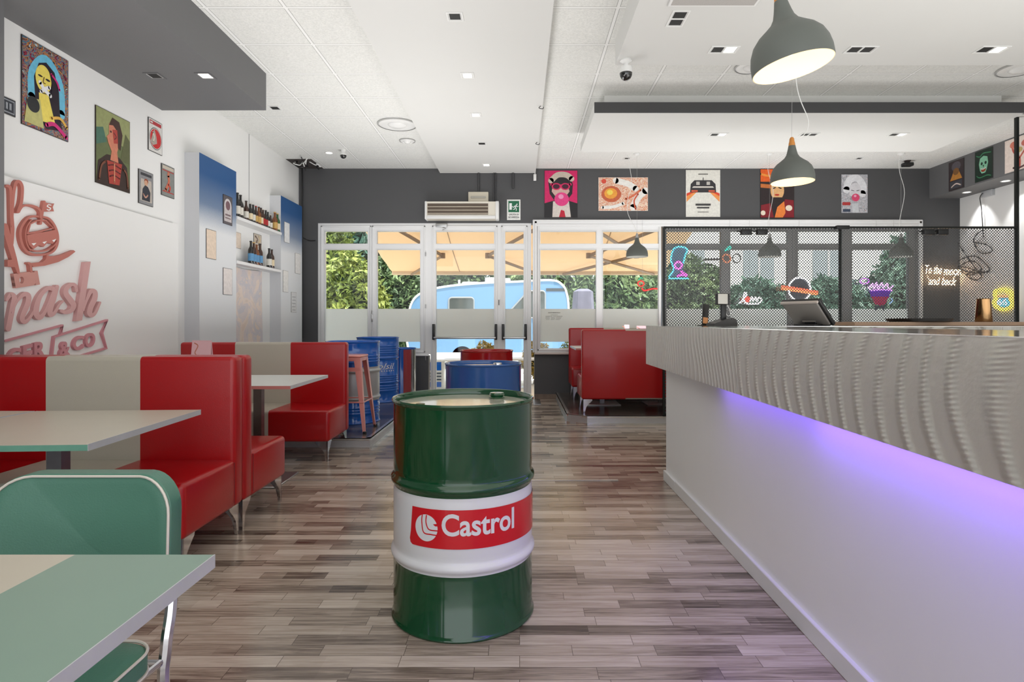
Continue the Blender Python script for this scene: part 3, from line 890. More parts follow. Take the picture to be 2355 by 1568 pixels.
# ------------------------------------------------------------------ oil drums
R = 0.2885
def drum_profile(Hd=0.88, rr=R, hoops=((0.56, 0.0105), (0.268, 0.0105)), ribs=()):
    pr = [(0, 0.012), (rr-0.02, 0.012), (rr-0.015, 0.0), (rr+0.003, 0.0), (rr+0.006, 0.006), (rr+0.003, 0.014), (rr-0.002, 0.02)]
    ev = []
    for (z, a) in hoops:
        ev += [(z-0.045, 0), (z-0.028, -0.003), (z-0.016, 0.001), (z-0.009, a*0.85), (z, a), (z+0.009, a*0.85), (z+0.016, 0.001), (z+0.028, -0.003), (z+0.045, 0)]
    for z in ribs:
        ev += [(z-0.010, 0), (z-0.004, 0.0035), (z, 0.0045), (z+0.004, 0.0035), (z+0.010, 0)]
    for z, a in sorted(ev):
        pr.append((rr-0.002+a, z))
    pr += [(rr-0.002, Hd-0.022), (rr-0.001, Hd-0.018), (rr+0.003, Hd-0.013), (rr+0.006, Hd-0.007), (rr+0.003, Hd), (rr-0.002, Hd-0.001), (rr-0.006, Hd-0.006), (rr-0.008, Hd-0.024), (rr-0.02, Hd-0.028), (0, Hd-0.026)]
    return pr
def make_drum(name, bands, mats, Hd=0.88, rr=R, hoops=((0.56, 0.0105), (0.268, 0.0105)), ribs=(), lid=None, seg=96):
    """bands: list of (z_from, material index) going up"""
    r = empty(name)
    pr = drum_profile(Hd, rr, hoops, ribs)
    mats_i = []
    for i in range(len(pr)-1):
        z = (pr[i][1]+pr[i+1][1])/2
        mi = bands[0][1]
        for (zb, k) in bands:
            if z >= zb: mi = k
        mats_i.append(mi)
    # split long segments exactly at the colour borders
    mb = MB().lathe(pr, seg=seg, mats=mats_i, cap=False)
    mb.build('body', mats, r)
    return r
green = M('green_enamel', (6, 66, 34), 0.10, coat=0.6, var=0.05, vscale=2)
w_en = M('white_enamel', (222, 222, 224), 0.22, coat=0.3)
blue = M('blue_enamel', (14, 92, 184), 0.12, coat=0.5)
blue2 = M('dark_blue_enamel', (40, 88, 152), 0.14, coat=0.5)
silver = M('silver_enamel', (176, 180, 182), 0.3, 0.3)
red_e = M('red_enamel', (196, 14, 26), 0.2, coat=0.4)
red_e2 = M('dark_red_enamel', (160, 22, 24), 0.15, coat=0.5)
HO = ((0.56, 0.0105), (0.268, 0.0105))
d = make_drum('oil_drum', [(0, 0), (0.232, 1), (0.531, 0)], [green, w_en])
d.location = (-0.235, 2.5, 0)
tag(d, 'green and white steel oil drum with red logo band standing in the aisle', 'drum', 'steel drums')
# lid fittings
MB().lathe([(0, 0.8545), (R-0.024, 0.8545), (R-0.024, 0.8525)], seg=64).build('lid', M('pale_glossy_lid', (226, 218, 204), 0.1, coat=1.0), d)
MB().lathe([(0, 0), (0.034, 0), (0.036, 0.008), (0.030, 0.012), (0.034, 0.018), (0.03, 0.026), (0, 0.027)], (0.135, 0.13, 0.853), 24).build('bung', green, d)
MB().lathe([(0, 0), (0.018, 0), (0.018, 0.012), (0, 0.013)], (-0.16, -0.12, 0.853), 20).build('vent_bung', M('olive_cap', (96, 98, 66), 0.3, 0.4), d)
def wrap(rr):
    return lambda a, z: (rr*math.sin(a), -rr*math.cos(a), z)
def wrapped(mb, polys, m, rr):
    f = wrap(rr)
    bm = bmesh.new()
    for q in polys:
        vs = [bm.verts.new((p[0], p[1], 0)) for p in q]
        try: bm.faces.new(vs)
        except Exception: pass
    lo = min(p[0] for q in polys for p in q); hi = max(p[0] for q in polys for p in q)
    c = lo+0.02
    while c < hi:
        bmesh.ops.bisect_plane(bm, geom=bm.verts[:]+bm.edges[:]+bm.faces[:], plane_co=(c, 0, 0), plane_no=(1, 0, 0))
        c += 0.02
    bm.verts.index_update()
    mb.add([f(v.co.x, v.co.y) for v in bm.verts], [[v.index for v in fc.verts] for fc in bm.faces], m)
    bm.free()
mb = MB()
rad = math.radians
# red band with slanted, rounded left end
zb0, zb1 = 0.347, 0.492
left = [(rad(-36.5), zb1), (rad(-38), zb0+0.05), (rad(-39.5), zb0+0.02), (rad(-38.5), zb0+0.006), (rad(-36), zb0)]
wrapped(mb, [left[::-1]+[(rad(-36.5), zb1)][:0]+[], ], 0, R+0.0006) if False else None
wrapped(mb, [[(rad(-36.5), zb1), (rad(-38.2), zb0+0.05), (rad(-39.3), zb0+0.022), (rad(-38.6), zb0+0.007), (rad(-36.5), zb0), (rad(105), zb0), (rad(105), zb1)]], 0, R+0.0006)
o = mb.build('logo_band', [M('logo_red', (205, 10, 28), 0.25, coat=0.3)], d)
mb = MB()
ca, cz, ra, rz_ = rad(-23.5), 0.420, rad(9.6), 0.050
wrapped(mb, [ell(ca, cz, ra, rz_, 40)], 0, R+0.0014)
mb.build('logo_roundel', w_en, o)
mb = MB()
redm = bpy.data.materials['logo_red']
for (x0, w_) in ((-0.32, 0.0045), (0.06, 0.0045)):
    pts = [(ca+ra*(x0), cz+rz_*0.97), (ca+ra*(x0-0.05), cz+rz_*0.45), (ca+ra*(x0+0.12), cz+rz_*(0.0-0.35*(x0 < 0))), (ca+ra*0.45, cz+rz_*(-0.12-0.32*(x0 < 0))), (ca+ra*1.02, cz+rz_*(-0.12-0.34*(x0 < 0)))]
    wrapped(mb, ribbon([(p[0]*R, p[1]) for p in pts], w_), 0, 1.0) if False else None
    rib = ribbon([(p[0]*R, p[1]) for p in pts], w_, 6)
    wrapped(mb, [[(p[0]/R, p[1]) for p in q] for q in rib[:-2]], 0, R+0.002)
wrapped(mb, [[(ca+ra*0.62, cz+rz_*0.34), (ca+ra*1.2, cz+rz_*0.44), (ca+ra*1.2, cz+rz_*0.22), (ca+ra*0.8, cz+rz_*0.2)]], 0, R+0.0021)
mb.build('logo_stripe', redm, o)
vs, fs, bb = text_geo('Castrol', 0.022)
a0, a1 = rad(-10.8), rad(47.5)
z0, z1 = 0.3955, 0.3955+0.083
mb = MB()
sx = (a1-a0)/(bb[1]-bb[0]); sz = (z1-z0)/(bb[3]-bb[2])
wrapped(mb, [[(a0+(vs[i][0]-bb[0])*sx, z0+(vs[i][1]-bb[2])*sz) for i in f] for f in fs], 0, R+0.0015)
mb.build('logo_lettering', w_en, o)

DG = 'steel drums'
d2 = make_drum('oil_drum', [(0, 0)], [blue2], lid=True); d2.location = (-0.277, 4.57, 0)
tag(d2, 'dark blue steel drum right behind the green one in the aisle', 'drum', DG)
MB().lathe([(0, 0), (0.034, 0), (0.034, 0.02), (0.03, 0.028), (0, 0.028)], (0.11, -0.05, 0.853), 24).build('bung', chrome, d2)
d3 = make_drum('oil_drum', [(0, 0)], [red_e2]); d3.location = (-0.365, 6.6, 0)
tag(d3, 'red steel drum in front of the glass door', 'drum', DG)
d4 = make_drum('oil_drum', [(0, 0), (0.232, 1), (0.60, 0)], [blue, silver], ribs=(0.66, 0.69, 0.72, 0.17, 0.14, 0.11)); d4.location = (-1.84, 6.60, 0.10)
tag(d4, 'blue drum with a silver middle band on the left platform behind the pink stool', 'drum', DG)
d5 = make_drum('oil_drum', [(0, 0)], [blue], ribs=(0.76, 0.73, 0.70, 0.67, 0.64, 0.36, 0.33, 0.30, 0.22, 0.19, 0.16), hoops=((0.60, 0.009), (0.268, 0.009))); d5.location = (-1.97, 8.3, 0.10)
tag(d5, 'all blue ribbed drum with white script lettering on the left platform', 'drum', DG)
mb = MB()
for s_, a0, a1, z0, z1, sh, of in (('olsil', 12, 62, 0.455, 0.53, 0.35, 0.0), ('oil and more', 20, 62, 0.42, 0.434, 0, 0.0)):
    vs, fs, bb = text_geo(s_, of, sh)
    if s_ == 'oil and more':
        # row of tiny illegible marks
        q = [[(rad(22+k*7), z0), (rad(25+k*7), z0), (rad(25+k*7), z1), (rad(22+k*7), z1)] for k in range(6)]
        wrapped(mb, q, 0, R+0.002)
    else:
        a0, a1 = rad(a0), rad(a1)
        wrapped(mb, [[(a0+(vs[i][0]-bb[0])*(a1-a0)/(bb[1]-bb[0]), z0+(vs[i][1]-bb[2])*(z1-z0)/(bb[3]-bb[2])) for i in f] for f in fs], 0, R+0.002)
wrapped(mb, [[(rad(14), 0.446), (rad(60), 0.452), (rad(60), 0.455), (rad(14), 0.449)]], 0, R+0.002)
mb.build('lettering', w_en, d5)
stripe = make_drum('oil_drum', [(0, 0)], [blue], Hd=0.71, rr=0.215, hoops=(), ribs=(), seg=64); stripe.location = (-1.742, 8.78, 0.10)
tag(stripe, 'smaller blue, red and silver striped drum in the corner beside the door', 'drum', DG)
for a, b_, mt_ in ((20, 52, M('faded_red_enamel', (150, 60, 66), 0.2, coat=0.3)), (52, 100, M('silver_mirror', (220, 220, 222), 0.15, 0.9))):
    mb = MB()
    wrapped(mb, [[(rad(a), 0.02), (rad(b_), 0.02), (rad(b_), 0.69), (rad(a), 0.69)]], 0, 0.2165)
    mb.build('stripe_band', mt_, stripe)

# ------------------------------------------------------------------ metal bar stool
st = empty('bar_stool', (-1.72, 6.04, 0.10), 0, 'pink metal bar stool on the left platform in front of the blue drums', 'stool')
pk = M('pink_metal', (224, 150, 142), 0.28, 0.25)
mb = MB().rbox(-0.155, 0.155, -0.155, 0.155, 0.735, 0.76, 0.012)
mb.build('seat', pk, st)
MB().rbox(-0.148, 0.148, -0.148, 0.148, 0.70, 0.736, 0.004).build('seat_skirt', pk, st)
for sx in (-1, 1):
    for sy in (-1, 1):
        mb = MB()
        top = (0.148*sx, 0.148*sy, 0.735); bot = (0.215*sx, 0.215*sy, 0.012)
        def sect(p, w_):
            return [(p[0], p[1], p[2]), (p[0]-sx*w_, p[1], p[2]), (p[0]-sx*w_, p[1]-sy*0.004, p[2]), (p[0]-sx*0.004, p[1]-sy*0.004, p[2]), (p[0]-sx*0.004, p[1]-sy*w_, p[2]), (p[0], p[1]-sy*w_, p[2])]
        A, B = sect(top, 0.065), sect(bot, 0.026)
        mb.add(A+B, [(0, 1, 2, 3, 4, 5), (6, 7, 8, 9, 10, 11)]+[(i, (i+1) % 6, (i+1) % 6+6, i+6) for i in range(6)])
        lg = mb.build('leg', pk, st)
        MB().rbox(bot[0]-0.02, bot[0]+0.012, bot[1]-0.016, bot[1]+0.016, 0, 0.022, 0.003).build('rubber_foot', black_p, lg)
mb = MB()
for z, r_ in ((0.30, 0.188),):
    mb.tube([(-r_, -r_, z), (r_, -r_, z), (r_, r_, z), (-r_, r_, z)], 0.008, 6, closed=True)
mb.build('footrest', pk, st)
MB().box(-0.15, 0.15, -0.16, -0.156, 0.60, 0.64).build('brace', pk, st)

# ------------------------------------------------------------------ pendant lamps
shade_g = M('sage_grey_enamel', (92, 96, 91), 0.55)
inner = M('lit_shade_inside', (246, 226, 184), 0.6, emit=0.38)
capw = M('orange_wood_cap', (196, 128, 56), 0.45, var=0.1, vscale=20)
def pendant(x, y, z, label, tilt=(0, 0), zc=ZC, lit=True, cord=None, wood=True, cup=True, glow=None):
    """z: height of the rim centre"""
    r = empty('pendant_lamp', (x, y, z), 0, label, 'lamp', 'bell shaped pendant lamps')
    pr = [(0.150, 0.0), (0.152, 0.006), (0.1515, 0.04), (0.145, 0.075), (0.131, 0.108), (0.108, 0.135), (0.078, 0.158), (0.054, 0.178), (0.040, 0.200), (0.033, 0.225), (0.0275, 0.250), (0.024, 0.268)]
    pr2 = [(p[0]-0.003, p[1]) for p in pr]
    head = empty('shade_group') if False else None
    rot = (tilt[0], tilt[1], 0)
    sh = MB().lathe(pr+[(0.0, 0.268)], seg=64, cap=False).build('lamp_shade', shade_g, r, rot=rot)
    MB().lathe([(0.150, 0.0)]+pr2, seg=64, cap=False).build('shade_inside', inner if lit else M('unlit_shade_inside', (190, 190, 184), 0.6), sh)
    if lit:
        MB().lathe([(0, 0.05), (0.02, 0.055), (0.03, 0.075), (0.028, 0.1), (0.014, 0.125), (0.012, 0.15), (0, 0.15)], seg=20).build('bulb', M('bulb_glow', (255, 232, 185), emit=2.0), sh)
    cp = MB().lathe([(0.0, 0.268), (0.0235, 0.268), (0.022, 0.285), (0.018, 0.300), (0.016, 0.318), (0.010, 0.33), (0, 0.333)], seg=20).build('cap', capw if wood else brushed, sh)
    top = Matrix.Rotation(tilt[1], 3, 'Y') @ (Matrix.Rotation(tilt[0], 3, 'X') @ Vector((0, 0, 0.33)))
    MB().tube([tuple(top), (0, 0, zc-z-0.02)], 0.0012, 6).build('suspension_wire', brushed, r)
    if cord:
        MB().tube(catmull([tuple(top)]+cord, 6), 0.0032, 6).build('cord', M('white_cord', (225, 225, 222), 0.5), r)
    if cup:
        MB().lathe([(0, 0), (0.03, -0.022), (0.048, -0.01), (0.05, 0)][::-1], (0, 0, zc-z), 24).build('ceiling_rose', white_p, r)
    return r
pendant(1.075, 2.35, 2.19, 'lit grey bell pendant lamp nearest the camera, cut by the top of the picture', (math.radians(-1), math.radians(-10)), zc=3.337, cord=[(0.03, 0.0, 0.6), (-0.02, 0.02, 0.9), (0, 0, 1.14)])
pendant(2.01, 4.4, 2.218, 'lit grey bell pendant lamp with an orange wooden cap hanging below the nearest one', (0, math.radians(-1)), zc=3.337,
        cord=[(0.045, 0, 0.325), (0.10, 0, 0.37), (0.115, 0, 0.46), (0.06, 0, 0.60), (0.03, 0, 0.72), (0.02, 0.02, 0.95), (0.01, 0, 1.11)])
for px, lab in ((1465, 'unlit grey bell pendant lamp hanging in front of the windows, left of the perforated screen'),
                (1770, 'grey bell pendant lamp seen through the perforated screen near its middle'),
                (2072, 'grey bell pendant lamp seen through the right part of the perforated screen')):
    x = (px-VX)*8.38/F
    pendant(x, 8.38, 2.10, lab, lit=False, wood=False, cord=[(-0.03, 0, 0.42), (-0.13, 0, 0.62), (-0.12, 0, 0.85), (-0.07, 0, 1.0), (-0.1, 0, 1.25), (-0.13, 0, 1.43)] if px < 1700 else [(-0.02, 0, 0.5), (0.05, 0, 0.9), (-0.02, 0, 1.2), (-0.03, 0, 1.43)])
for (x, y, z, e) in ((1.08, 2.35, 2.24, 1.3), (2.01, 4.4, 2.27, 1.3)):
    lamp('POINT', 'bulb_light', (x, y, z), e, (1, 0.82, 0.55), shadow_soft_size=0.03)
# ------------------------------------------------------------------ wall graphics
FACES = {}
def sticker(mb, polys, fn, d0, d1, m):
    """polys in plane coords, fn(u, v, depth) -> point; raised from depth d0 to d1"""
    for k, q in enumerate(polys):
        mb.prism(q, lambda u, v, s: fn(u, v, d1+0.00003*k if s else d0), m)
PAL = {}
def pm(c):
    k = 'print_%02x%02x%02x' % c
    return M(k, c, 0.45, var=0.22, vscale=34)
def poster(name, fn, w_, h_, bgc, shapes, label, cat='poster', group=None, th=0.008, edge=(60, 58, 56), bgmat=None, texts=()):
    """fn(u, v, d): u,v in metres from the lower left corner, d = distance off the wall"""
    mats = [pm(edge), bgmat or pm(bgc)]
    mb = MB()
    q = [(0, 0), (w_, 0), (w_, h_), (0, h_)]
    mb.prism(q, lambda u, v, s: fn(u, v, 0.0005+th*s), 0)
    mb.add([fn(0.004, 0.004, th+0.0008), fn(w_-0.004, 0.004, th+0.0008), fn(w_-0.004, h_-0.004, th+0.0008), fn(0.004, h_-0.004, th+0.0008)], [(0, 1, 2, 3)], 1)
    for k, (kind, col, *a) in enumerate(shapes):
        m_ = pm(col)
        if m_ not in mats: mats.append(m_)
        mi = mats.index(m_)
        d_ = th+0.0012+0.00035*k
        if kind == 'p': polys = [[(p[0]*w_, p[1]*h_) for p in a[0]]]
        elif kind == 'e':
            cx, cy, rx, ry = a[:4]
            polys = [[(cx*w_+(p[0])*1, cy*h_+p[1]) for p in ell(0, 0, rx*w_, ry*h_, 24, a[4] if len(a) > 4 else 0)]]
        elif kind == 'r': polys = ribbon([(p[0]*w_, p[1]*h_) for p in a[0]], a[1]*w_, 5)
        for pl in polys:
            mb.add([fn(min(max(p[0], 0.004), w_-0.004), min(max(p[1], 0.004), h_-0.004), d_) for p in pl], [list(range(len(pl)))], mi)
    for (s_, col, u0, u1, v0, v1, *rest) in texts:
        m_ = pm(col)
        if m_ not in mats: mats.append(m_)
        add_text(mb, s_, lambda u, v: fn(u, v, th+0.006), u0*w_, u1*w_, v0*h_, v1*h_, mats.index(m_), *(rest or (0.0,)))
    c = fn(w_/2, h_/2, 0)
    o = mb.build(name, mats, origin=c)
    return tag(o, label, cat, group)
def lw(y0, zb, x=-3.4): return lambda u, v, d: (x+d, y0+u, zb+v)         # left wall: u runs away from the camera
def bw(x0, zb, y=YB): return lambda u, v, d: (x0+u, y-d, zb+v)
def rw(y0, zb, x=6.31): return lambda u, v, d: (x-d, y0-u, zb+v)

def noisy(name, cols, scale=9, dist=2.5):
    m, nt, b, N, L = node_mat(name)
    tc = N('ShaderNodeTexCoord')
    n = N('ShaderNodeTexNoise'); n.inputs['Scale'].default_value = scale; n.inputs['Detail'].default_value = 4; n.inputs['Distortion'].default_value = dist
    L(tc.outputs['Object'], n.inputs['Vector'])
    cr = N('ShaderNodeValToRGB'); cr.color_ramp.interpolation = 'CONSTANT'
    e = cr.color_ramp.elements
    k0 = 0.30; st = 0.42/len(cols)
    e[0].position = 0; e[0].color = lin(cols[0]); e[1].position = k0+st; e[1].color = lin(cols[1])
    for i, c in enumerate(cols[2:]):
        q = e.new(k0+st*(i+2)); q.color = lin(c)
    L(n.outputs['Fac'], cr.inputs['Fac']); L(cr.outputs['Color'], b.inputs['Base Color']); b.inputs['Roughness'].default_value = 0.4
    return m
PG = 'pictures on the left wall'
# 1: graffiti style bust (generic stand-in)
poster('wall_print', lw(4.07, 2.54), 0.42, 0.61, (30, 30, 36), [
    ('r', (110, 190, 220), [(0.2, 0.35), (0.22, 0.65), (0.5, 0.86), (0.8, 0.65), (0.84, 0.3)], 0.16),
    ('p', (34, 22, 36), [(0.28, 0.2), (0.24, 0.6), (0.34, 0.78), (0.5, 0.83), (0.68, 0.76), (0.78, 0.55), (0.8, 0.3), (0.86, 0.1), (0.5, 0.05)]),
    ('e', (240, 216, 100), 0.44, 0.62, 0.17, 0.16), ('p', (240, 216, 100), [(0.34, 0.44), (0.54, 0.46), (0.62, 0.3), (0.7, 0.14), (0.36, 0.12)]),
    ('e', (40, 26, 34), 0.37, 0.64, 0.05, 0.011), ('e', (40, 26, 34), 0.53, 0.63, 0.05, 0.013), ('r', (120, 90, 50), [(0.45, 0.64), (0.43, 0.58), (0.47, 0.575)], 0.018), ('p', (34, 22, 36), [(0.55, 0.76), (0.62, 0.6), (0.6, 0.44), (0.7, 0.4), (0.74, 0.6), (0.68, 0.74)]),
    ('r', (236, 236, 238), [(0.36, 0.56), (0.46, 0.5), (0.58, 0.46)], 0.07), ('r', (236, 236, 238), [(0.38, 0.46), (0.48, 0.52), (0.56, 0.55)], 0.06),
    ('p', (190, 186, 120), [(0.04, 0.04), (0.1, 0.32), (0.36, 0.36), (0.44, 0.04)]), ('e', (40, 42, 44), 0.22, 0.27, 0.13, 0.09),
    ('r', (206, 40, 120), [(0.5, 0.1), (0.68, 0.14), (0.94, 0.04)], 0.07), ('r', (206, 40, 120), [(0.6, 0.72), (0.72, 0.66), (0.78, 0.58)], 0.04), ('r', (226, 176, 80), [(0.6, 0.2), (0.8, 0.24), (0.95, 0.16)], 0.05)],
    'large colourful graffiti style print of a bust, nearest on the left wall', 'picture', PG, bgmat=noisy('graffiti_noise', [(20, 26, 40), (150, 40, 60), (60, 120, 140), (190, 120, 60), (40, 44, 60), (180, 190, 190)], 16), edge=(50, 44, 44))
# 2: dark red and green figure print (generic stand-in)
poster('wall_print', lw(4.78, 2.307), 0.42, 0.62, (100, 110, 70), [
    ('p', (150, 156, 104), [(0, 0.66), (1, 0.6), (1, 1), (0, 1)]), ('p', (70, 110, 92), [(0, 0.5), (0.3, 0.58), (0.2, 0.76), (0, 0.72)]), ('p', (92, 96, 60), [(0.7, 0.4), (1, 0.4), (1, 0.72), (0.85, 0.8)]),
    ('p', (52, 34, 28), [(0.0, 0.0), (0.06, 0.3), (0.3, 0.42), (0.66, 0.44), (0.9, 0.34), (1, 0.0)]),
    ('p', (206, 128, 100), [(0.4, 0.36), (0.44, 0.5), (0.6, 0.5), (0.64, 0.36)]), ('p', (206, 128, 100), [(0.34, 0.58), (0.3, 0.66), (0.36, 0.7), (0.36, 0.84), (0.5, 0.9), (0.64, 0.86), (0.68, 0.66), (0.6, 0.5), (0.44, 0.48)]),
    ('p', (64, 38, 30), [(0.36, 0.82), (0.46, 0.94), (0.66, 0.92), (0.76, 0.76), (0.7, 0.54), (0.62, 0.56), (0.6, 0.78), (0.48, 0.84)]),
    ('p', (176, 62, 52), [(0.46, 0.78), (0.6, 0.8), (0.62, 0.62), (0.5, 0.6)]), ('r', (90, 26, 26), [(0.5, 0.74), (0.57, 0.7), (0.52, 0.66)], 0.02), ('e', (40, 26, 26), 0.41, 0.74, 0.025, 0.014),
    ('p', (168, 60, 48), [(0.3, 0.34), (0.74, 0.36), (0.66, 0.06), (0.36, 0.04)]), ('r', (96, 30, 28), [(0.34, 0.28), (0.5, 0.31), (0.7, 0.29)], 0.03), ('r', (96, 30, 28), [(0.36, 0.21), (0.5, 0.24), (0.68, 0.22)], 0.03), ('r', (96, 30, 28), [(0.38, 0.14), (0.5, 0.17), (0.66, 0.15)], 0.03), ('r', (214, 150, 116), [(0.51, 0.34), (0.51, 0.08)], 0.03), ('r', (120, 70, 50), [(0.08, 0.06), (0.14, 0.24), (0.26, 0.32)], 0.04), ('r', (120, 70, 50), [(0.92, 0.06), (0.88, 0.24), (0.78, 0.3)], 0.04)],
    'dark red and green figure print, second along the left wall', 'picture', PG, edge=(44, 30, 26))
# 3..5 small tin signs
poster('tin_sign', lw(5.46, 2.764), 0.21, 0.30, (216, 214, 210), [
    ('p', (176, 40, 50), [(0.08, 0.84), (0.92, 0.84), (0.92, 0.95), (0.08, 0.95)]), ('p', (216, 214, 210), [(0.12, 0.87), (0.3, 0.87), (0.3, 0.92), (0.12, 0.92)]), ('e', (44, 44, 46), 0.5, 0.43, 0.45, 0.34), ('e', (214, 212, 208), 0.5, 0.43, 0.43, 0.32), ('e', (196, 30, 34), 0.5, 0.43, 0.40, 0.30),
    ('p', (170, 160, 150), [(0.14, 0.3), (0.3, 0.2), (0.6, 0.3), (0.55, 0.5), (0.4, 0.72), (0.25, 0.5)]), ('r', (214, 206, 190), [(0.3, 0.6), (0.4, 0.45), (0.3, 0.3)], 0.08)],
    'small white tin sign with a red disc, upper one of three on the left wall', 'sign', PG)
poster('tin_sign', lw(5.32, 2.25), 0.21, 0.305, (138, 138, 140), [
    ('p', (60, 60, 64), [(0.12, 0.85), (0.88, 0.85), (0.88, 0.93), (0.12, 0.93)]), ('p', (190, 180, 170), [(0.1, 0.1), (0.9, 0.1), (0.86, 0.75), (0.14, 0.75)]), ('e', (150, 70, 44), 0.5, 0.7, 0.14, 0.08), ('e', (206, 160, 130), 0.48, 0.65, 0.12, 0.08),
    ('p', (48, 50, 60), [(0.2, 0.12), (0.25, 0.45), (0.42, 0.58), (0.62, 0.55), (0.78, 0.4), (0.76, 0.12)]), ('r', (200, 150, 130), [(0.3, 0.3), (0.45, 0.22), (0.6, 0.3)], 0.07)],
    'small grey tin sign with a dark clothed figure, lower left of three', 'sign', PG)
poster('tin_sign', lw(5.66, 2.395), 0.21, 0.30, (132, 134, 130), [
    ('p', (196, 186, 170), [(0.06, 0.86), (0.94, 0.86), (0.94, 0.96), (0.06, 0.96)]), ('p', (180, 50, 44), [(0.06, 0.8), (0.94, 0.8), (0.94, 0.83), (0.06, 0.83)]), ('p', (180, 50, 44), [(0.06, 0.13), (0.94, 0.13), (0.94, 0.16), (0.06, 0.16)]),
    ('e', (190, 120, 90), 0.52, 0.74, 0.1, 0.06), ('r', (196, 110, 84), [(0.5, 0.68), (0.55, 0.5), (0.45, 0.35), (0.3, 0.2)], 0.16), ('r', (196, 70, 56), [(0.5, 0.4), (0.65, 0.3), (0.55, 0.18)], 0.1)],
    'small grey tin sign with red bars, lower right of three beside the blue column', 'sign', PG)
mb_shapes = [('p', (150, 154, 160), [(0.02, 0.1), (0.98, 0.1), (0.98, 0.9), (0.02, 0.9)]), ('p', (50, 54, 62), [(0.035, 0.17), (0.965, 0.17), (0.965, 0.83), (0.035, 0.83)])]
for k in range(6):
    mb_shapes.append(('p', (150, 154, 160), [(0.55+k*0.065, 0.3), (0.59+k*0.065, 0.3), (0.59+k*0.065, 0.7), (0.55+k*0.065, 0.7)]))
poster('number_plate', lw(3.60, 2.565), 0.42, 0.11, (50, 54, 62), mb_shapes, 'dark embossed plate half hidden by the grey pier, left of the graffiti print', 'sign')
# column signs
def plain(nm, y0, y1, z0, z1, col, label, x=-3.249, shapes=(), edge=(150, 146, 140)):
    return poster(nm, lw(y0, z0, x), y1-y0, z1-z0, col, list(shapes), label, 'sign', 'tin signs on the blue faded columns', th=0.005, edge=edge)
cx3 = lambda px, x=3.25: x*F/(VX-px)
cz3 = lambda px, py, x=3.25: H+(VY-py)*x/(VX-px)
plain('tin_sign', cx3(512), cx3(533), cz3(512, 513), cz3(512, 446), (90, 84, 88), 'dark framed tin sign with a pale arch on the blue part of the first column',
      shapes=[('e', (206, 200, 200), 0.5, 0.62, 0.4, 0.28), ('p', (196, 188, 188), [(0.1, 0.1), (0.9, 0.1), (0.9, 0.6), (0.1, 0.6)]), ('e', (120, 90, 96), 0.5, 0.66, 0.25, 0.16), ('p', (120, 100, 104), [(0.2, 0.3), (0.8, 0.3), (0.8, 0.36), (0.2, 0.36)]), ('p', (120, 100, 104), [(0.2, 0.2), (0.8, 0.2), (0.8, 0.24), (0.2, 0.24)])], edge=(50, 48, 54))
plain('tin_sign', cx3(473), cx3(496), cz3(473, 593), cz3(473, 525), (226, 206, 186), 'cream tin sign on the first column, left and larger one', edge=(60, 60, 62))
plain('tin_sign', cx3(512), cx3(533), cz3(512, 677), cz3(512, 615), (226, 218, 214), 'pale tin sign low on the first column', edge=(60, 60, 62))
plain('tin_sign', cx3(653), cx3(665), cz3(653, 556), cz3(653, 509), (220, 222, 224), 'pale tin sign just under the blue on the second column')
plain('tin_sign', cx3(678), cx3(690), cz3(678, 628), cz3(678, 581), (228, 226, 224), 'pale tin sign beside the edge of the second column, right one')
plain('tin_sign', cx3(650), cx3(662), cz3(650, 671), cz3(650, 621), (228, 226, 222), 'pale tin sign low on the second column, left one')
plain('tin_sign', cx3(669), cx3(681), cz3(669, 718), cz3(669, 671), (216, 216, 216), 'white tin sign with lines of print, lowest on the second column',
      shapes=[('p', (170, 170, 172), [(0.15, 0.1+k*0.16), (0.8, 0.1+k*0.16), (0.8, 0.14+k*0.16), (0.15, 0.14+k*0.16)]) for k in range(5)])
plain('tin_sign', 6.95, 7.28, cz3(558, 574, 3.4), cz3(558, 538, 3.4), (222, 206, 190), 'cream tin sign on the wall between the two shelves, half hidden by the first column', x=-3.4)
plain('tin_sign', 7.63, 7.86, cz3(590, 570, 3.4), cz3(590, 538, 3.4), (196, 184, 168), 'brown tinted tin sign above the blue labelled bottles', x=-3.4, edge=(60, 56, 52),
      shapes=[('r', (130, 110, 96), [(0.2, 0.8), (0.5, 0.6), (0.3, 0.4), (0.7, 0.2)], 0.12), ('r', (214, 190, 150), [(0.6, 0.85), (0.8, 0.6), (0.6, 0.4)], 0.1)])
# cloth banner below the lower shelf
mb = MB()
n, k = 24, 14
vs = []
for j in range(k+1):
    for i in range(n+1):
        y = 6.9+0.92*i/n; z = 0.82+(1.855-0.82)*j/k
        vs.append((-3.372+0.010*math.sin(i*1.1+j*0.25)*(1.1-j/k)+0.004*math.sin(i*3), y, z-0.02*math.sin(PI*i/n)*(j/k)))
mb.add(vs, [(j*(n+1)+i, j*(n+1)+i+1, (j+1)*(n+1)+i+1, (j+1)*(n+1)+i) for j in range(k) for i in range(n)], 0, True)
mb.tube([(-3.37, 6.88, 1.86), (-3.37, 7.84, 1.86)], 0.008, 8, 1)
o = mb.build('cloth_banner', [noisy('faded_astronaut_print', [(226, 206, 192), (232, 214, 202), (218, 206, 204), (206, 200, 204), (228, 210, 198)], 4, 1.0), white_p], origin=(-3.37, 7.36, 0.82))
tag(o, 'pale peach cloth banner hanging below the lower bottle shelf', 'banner')

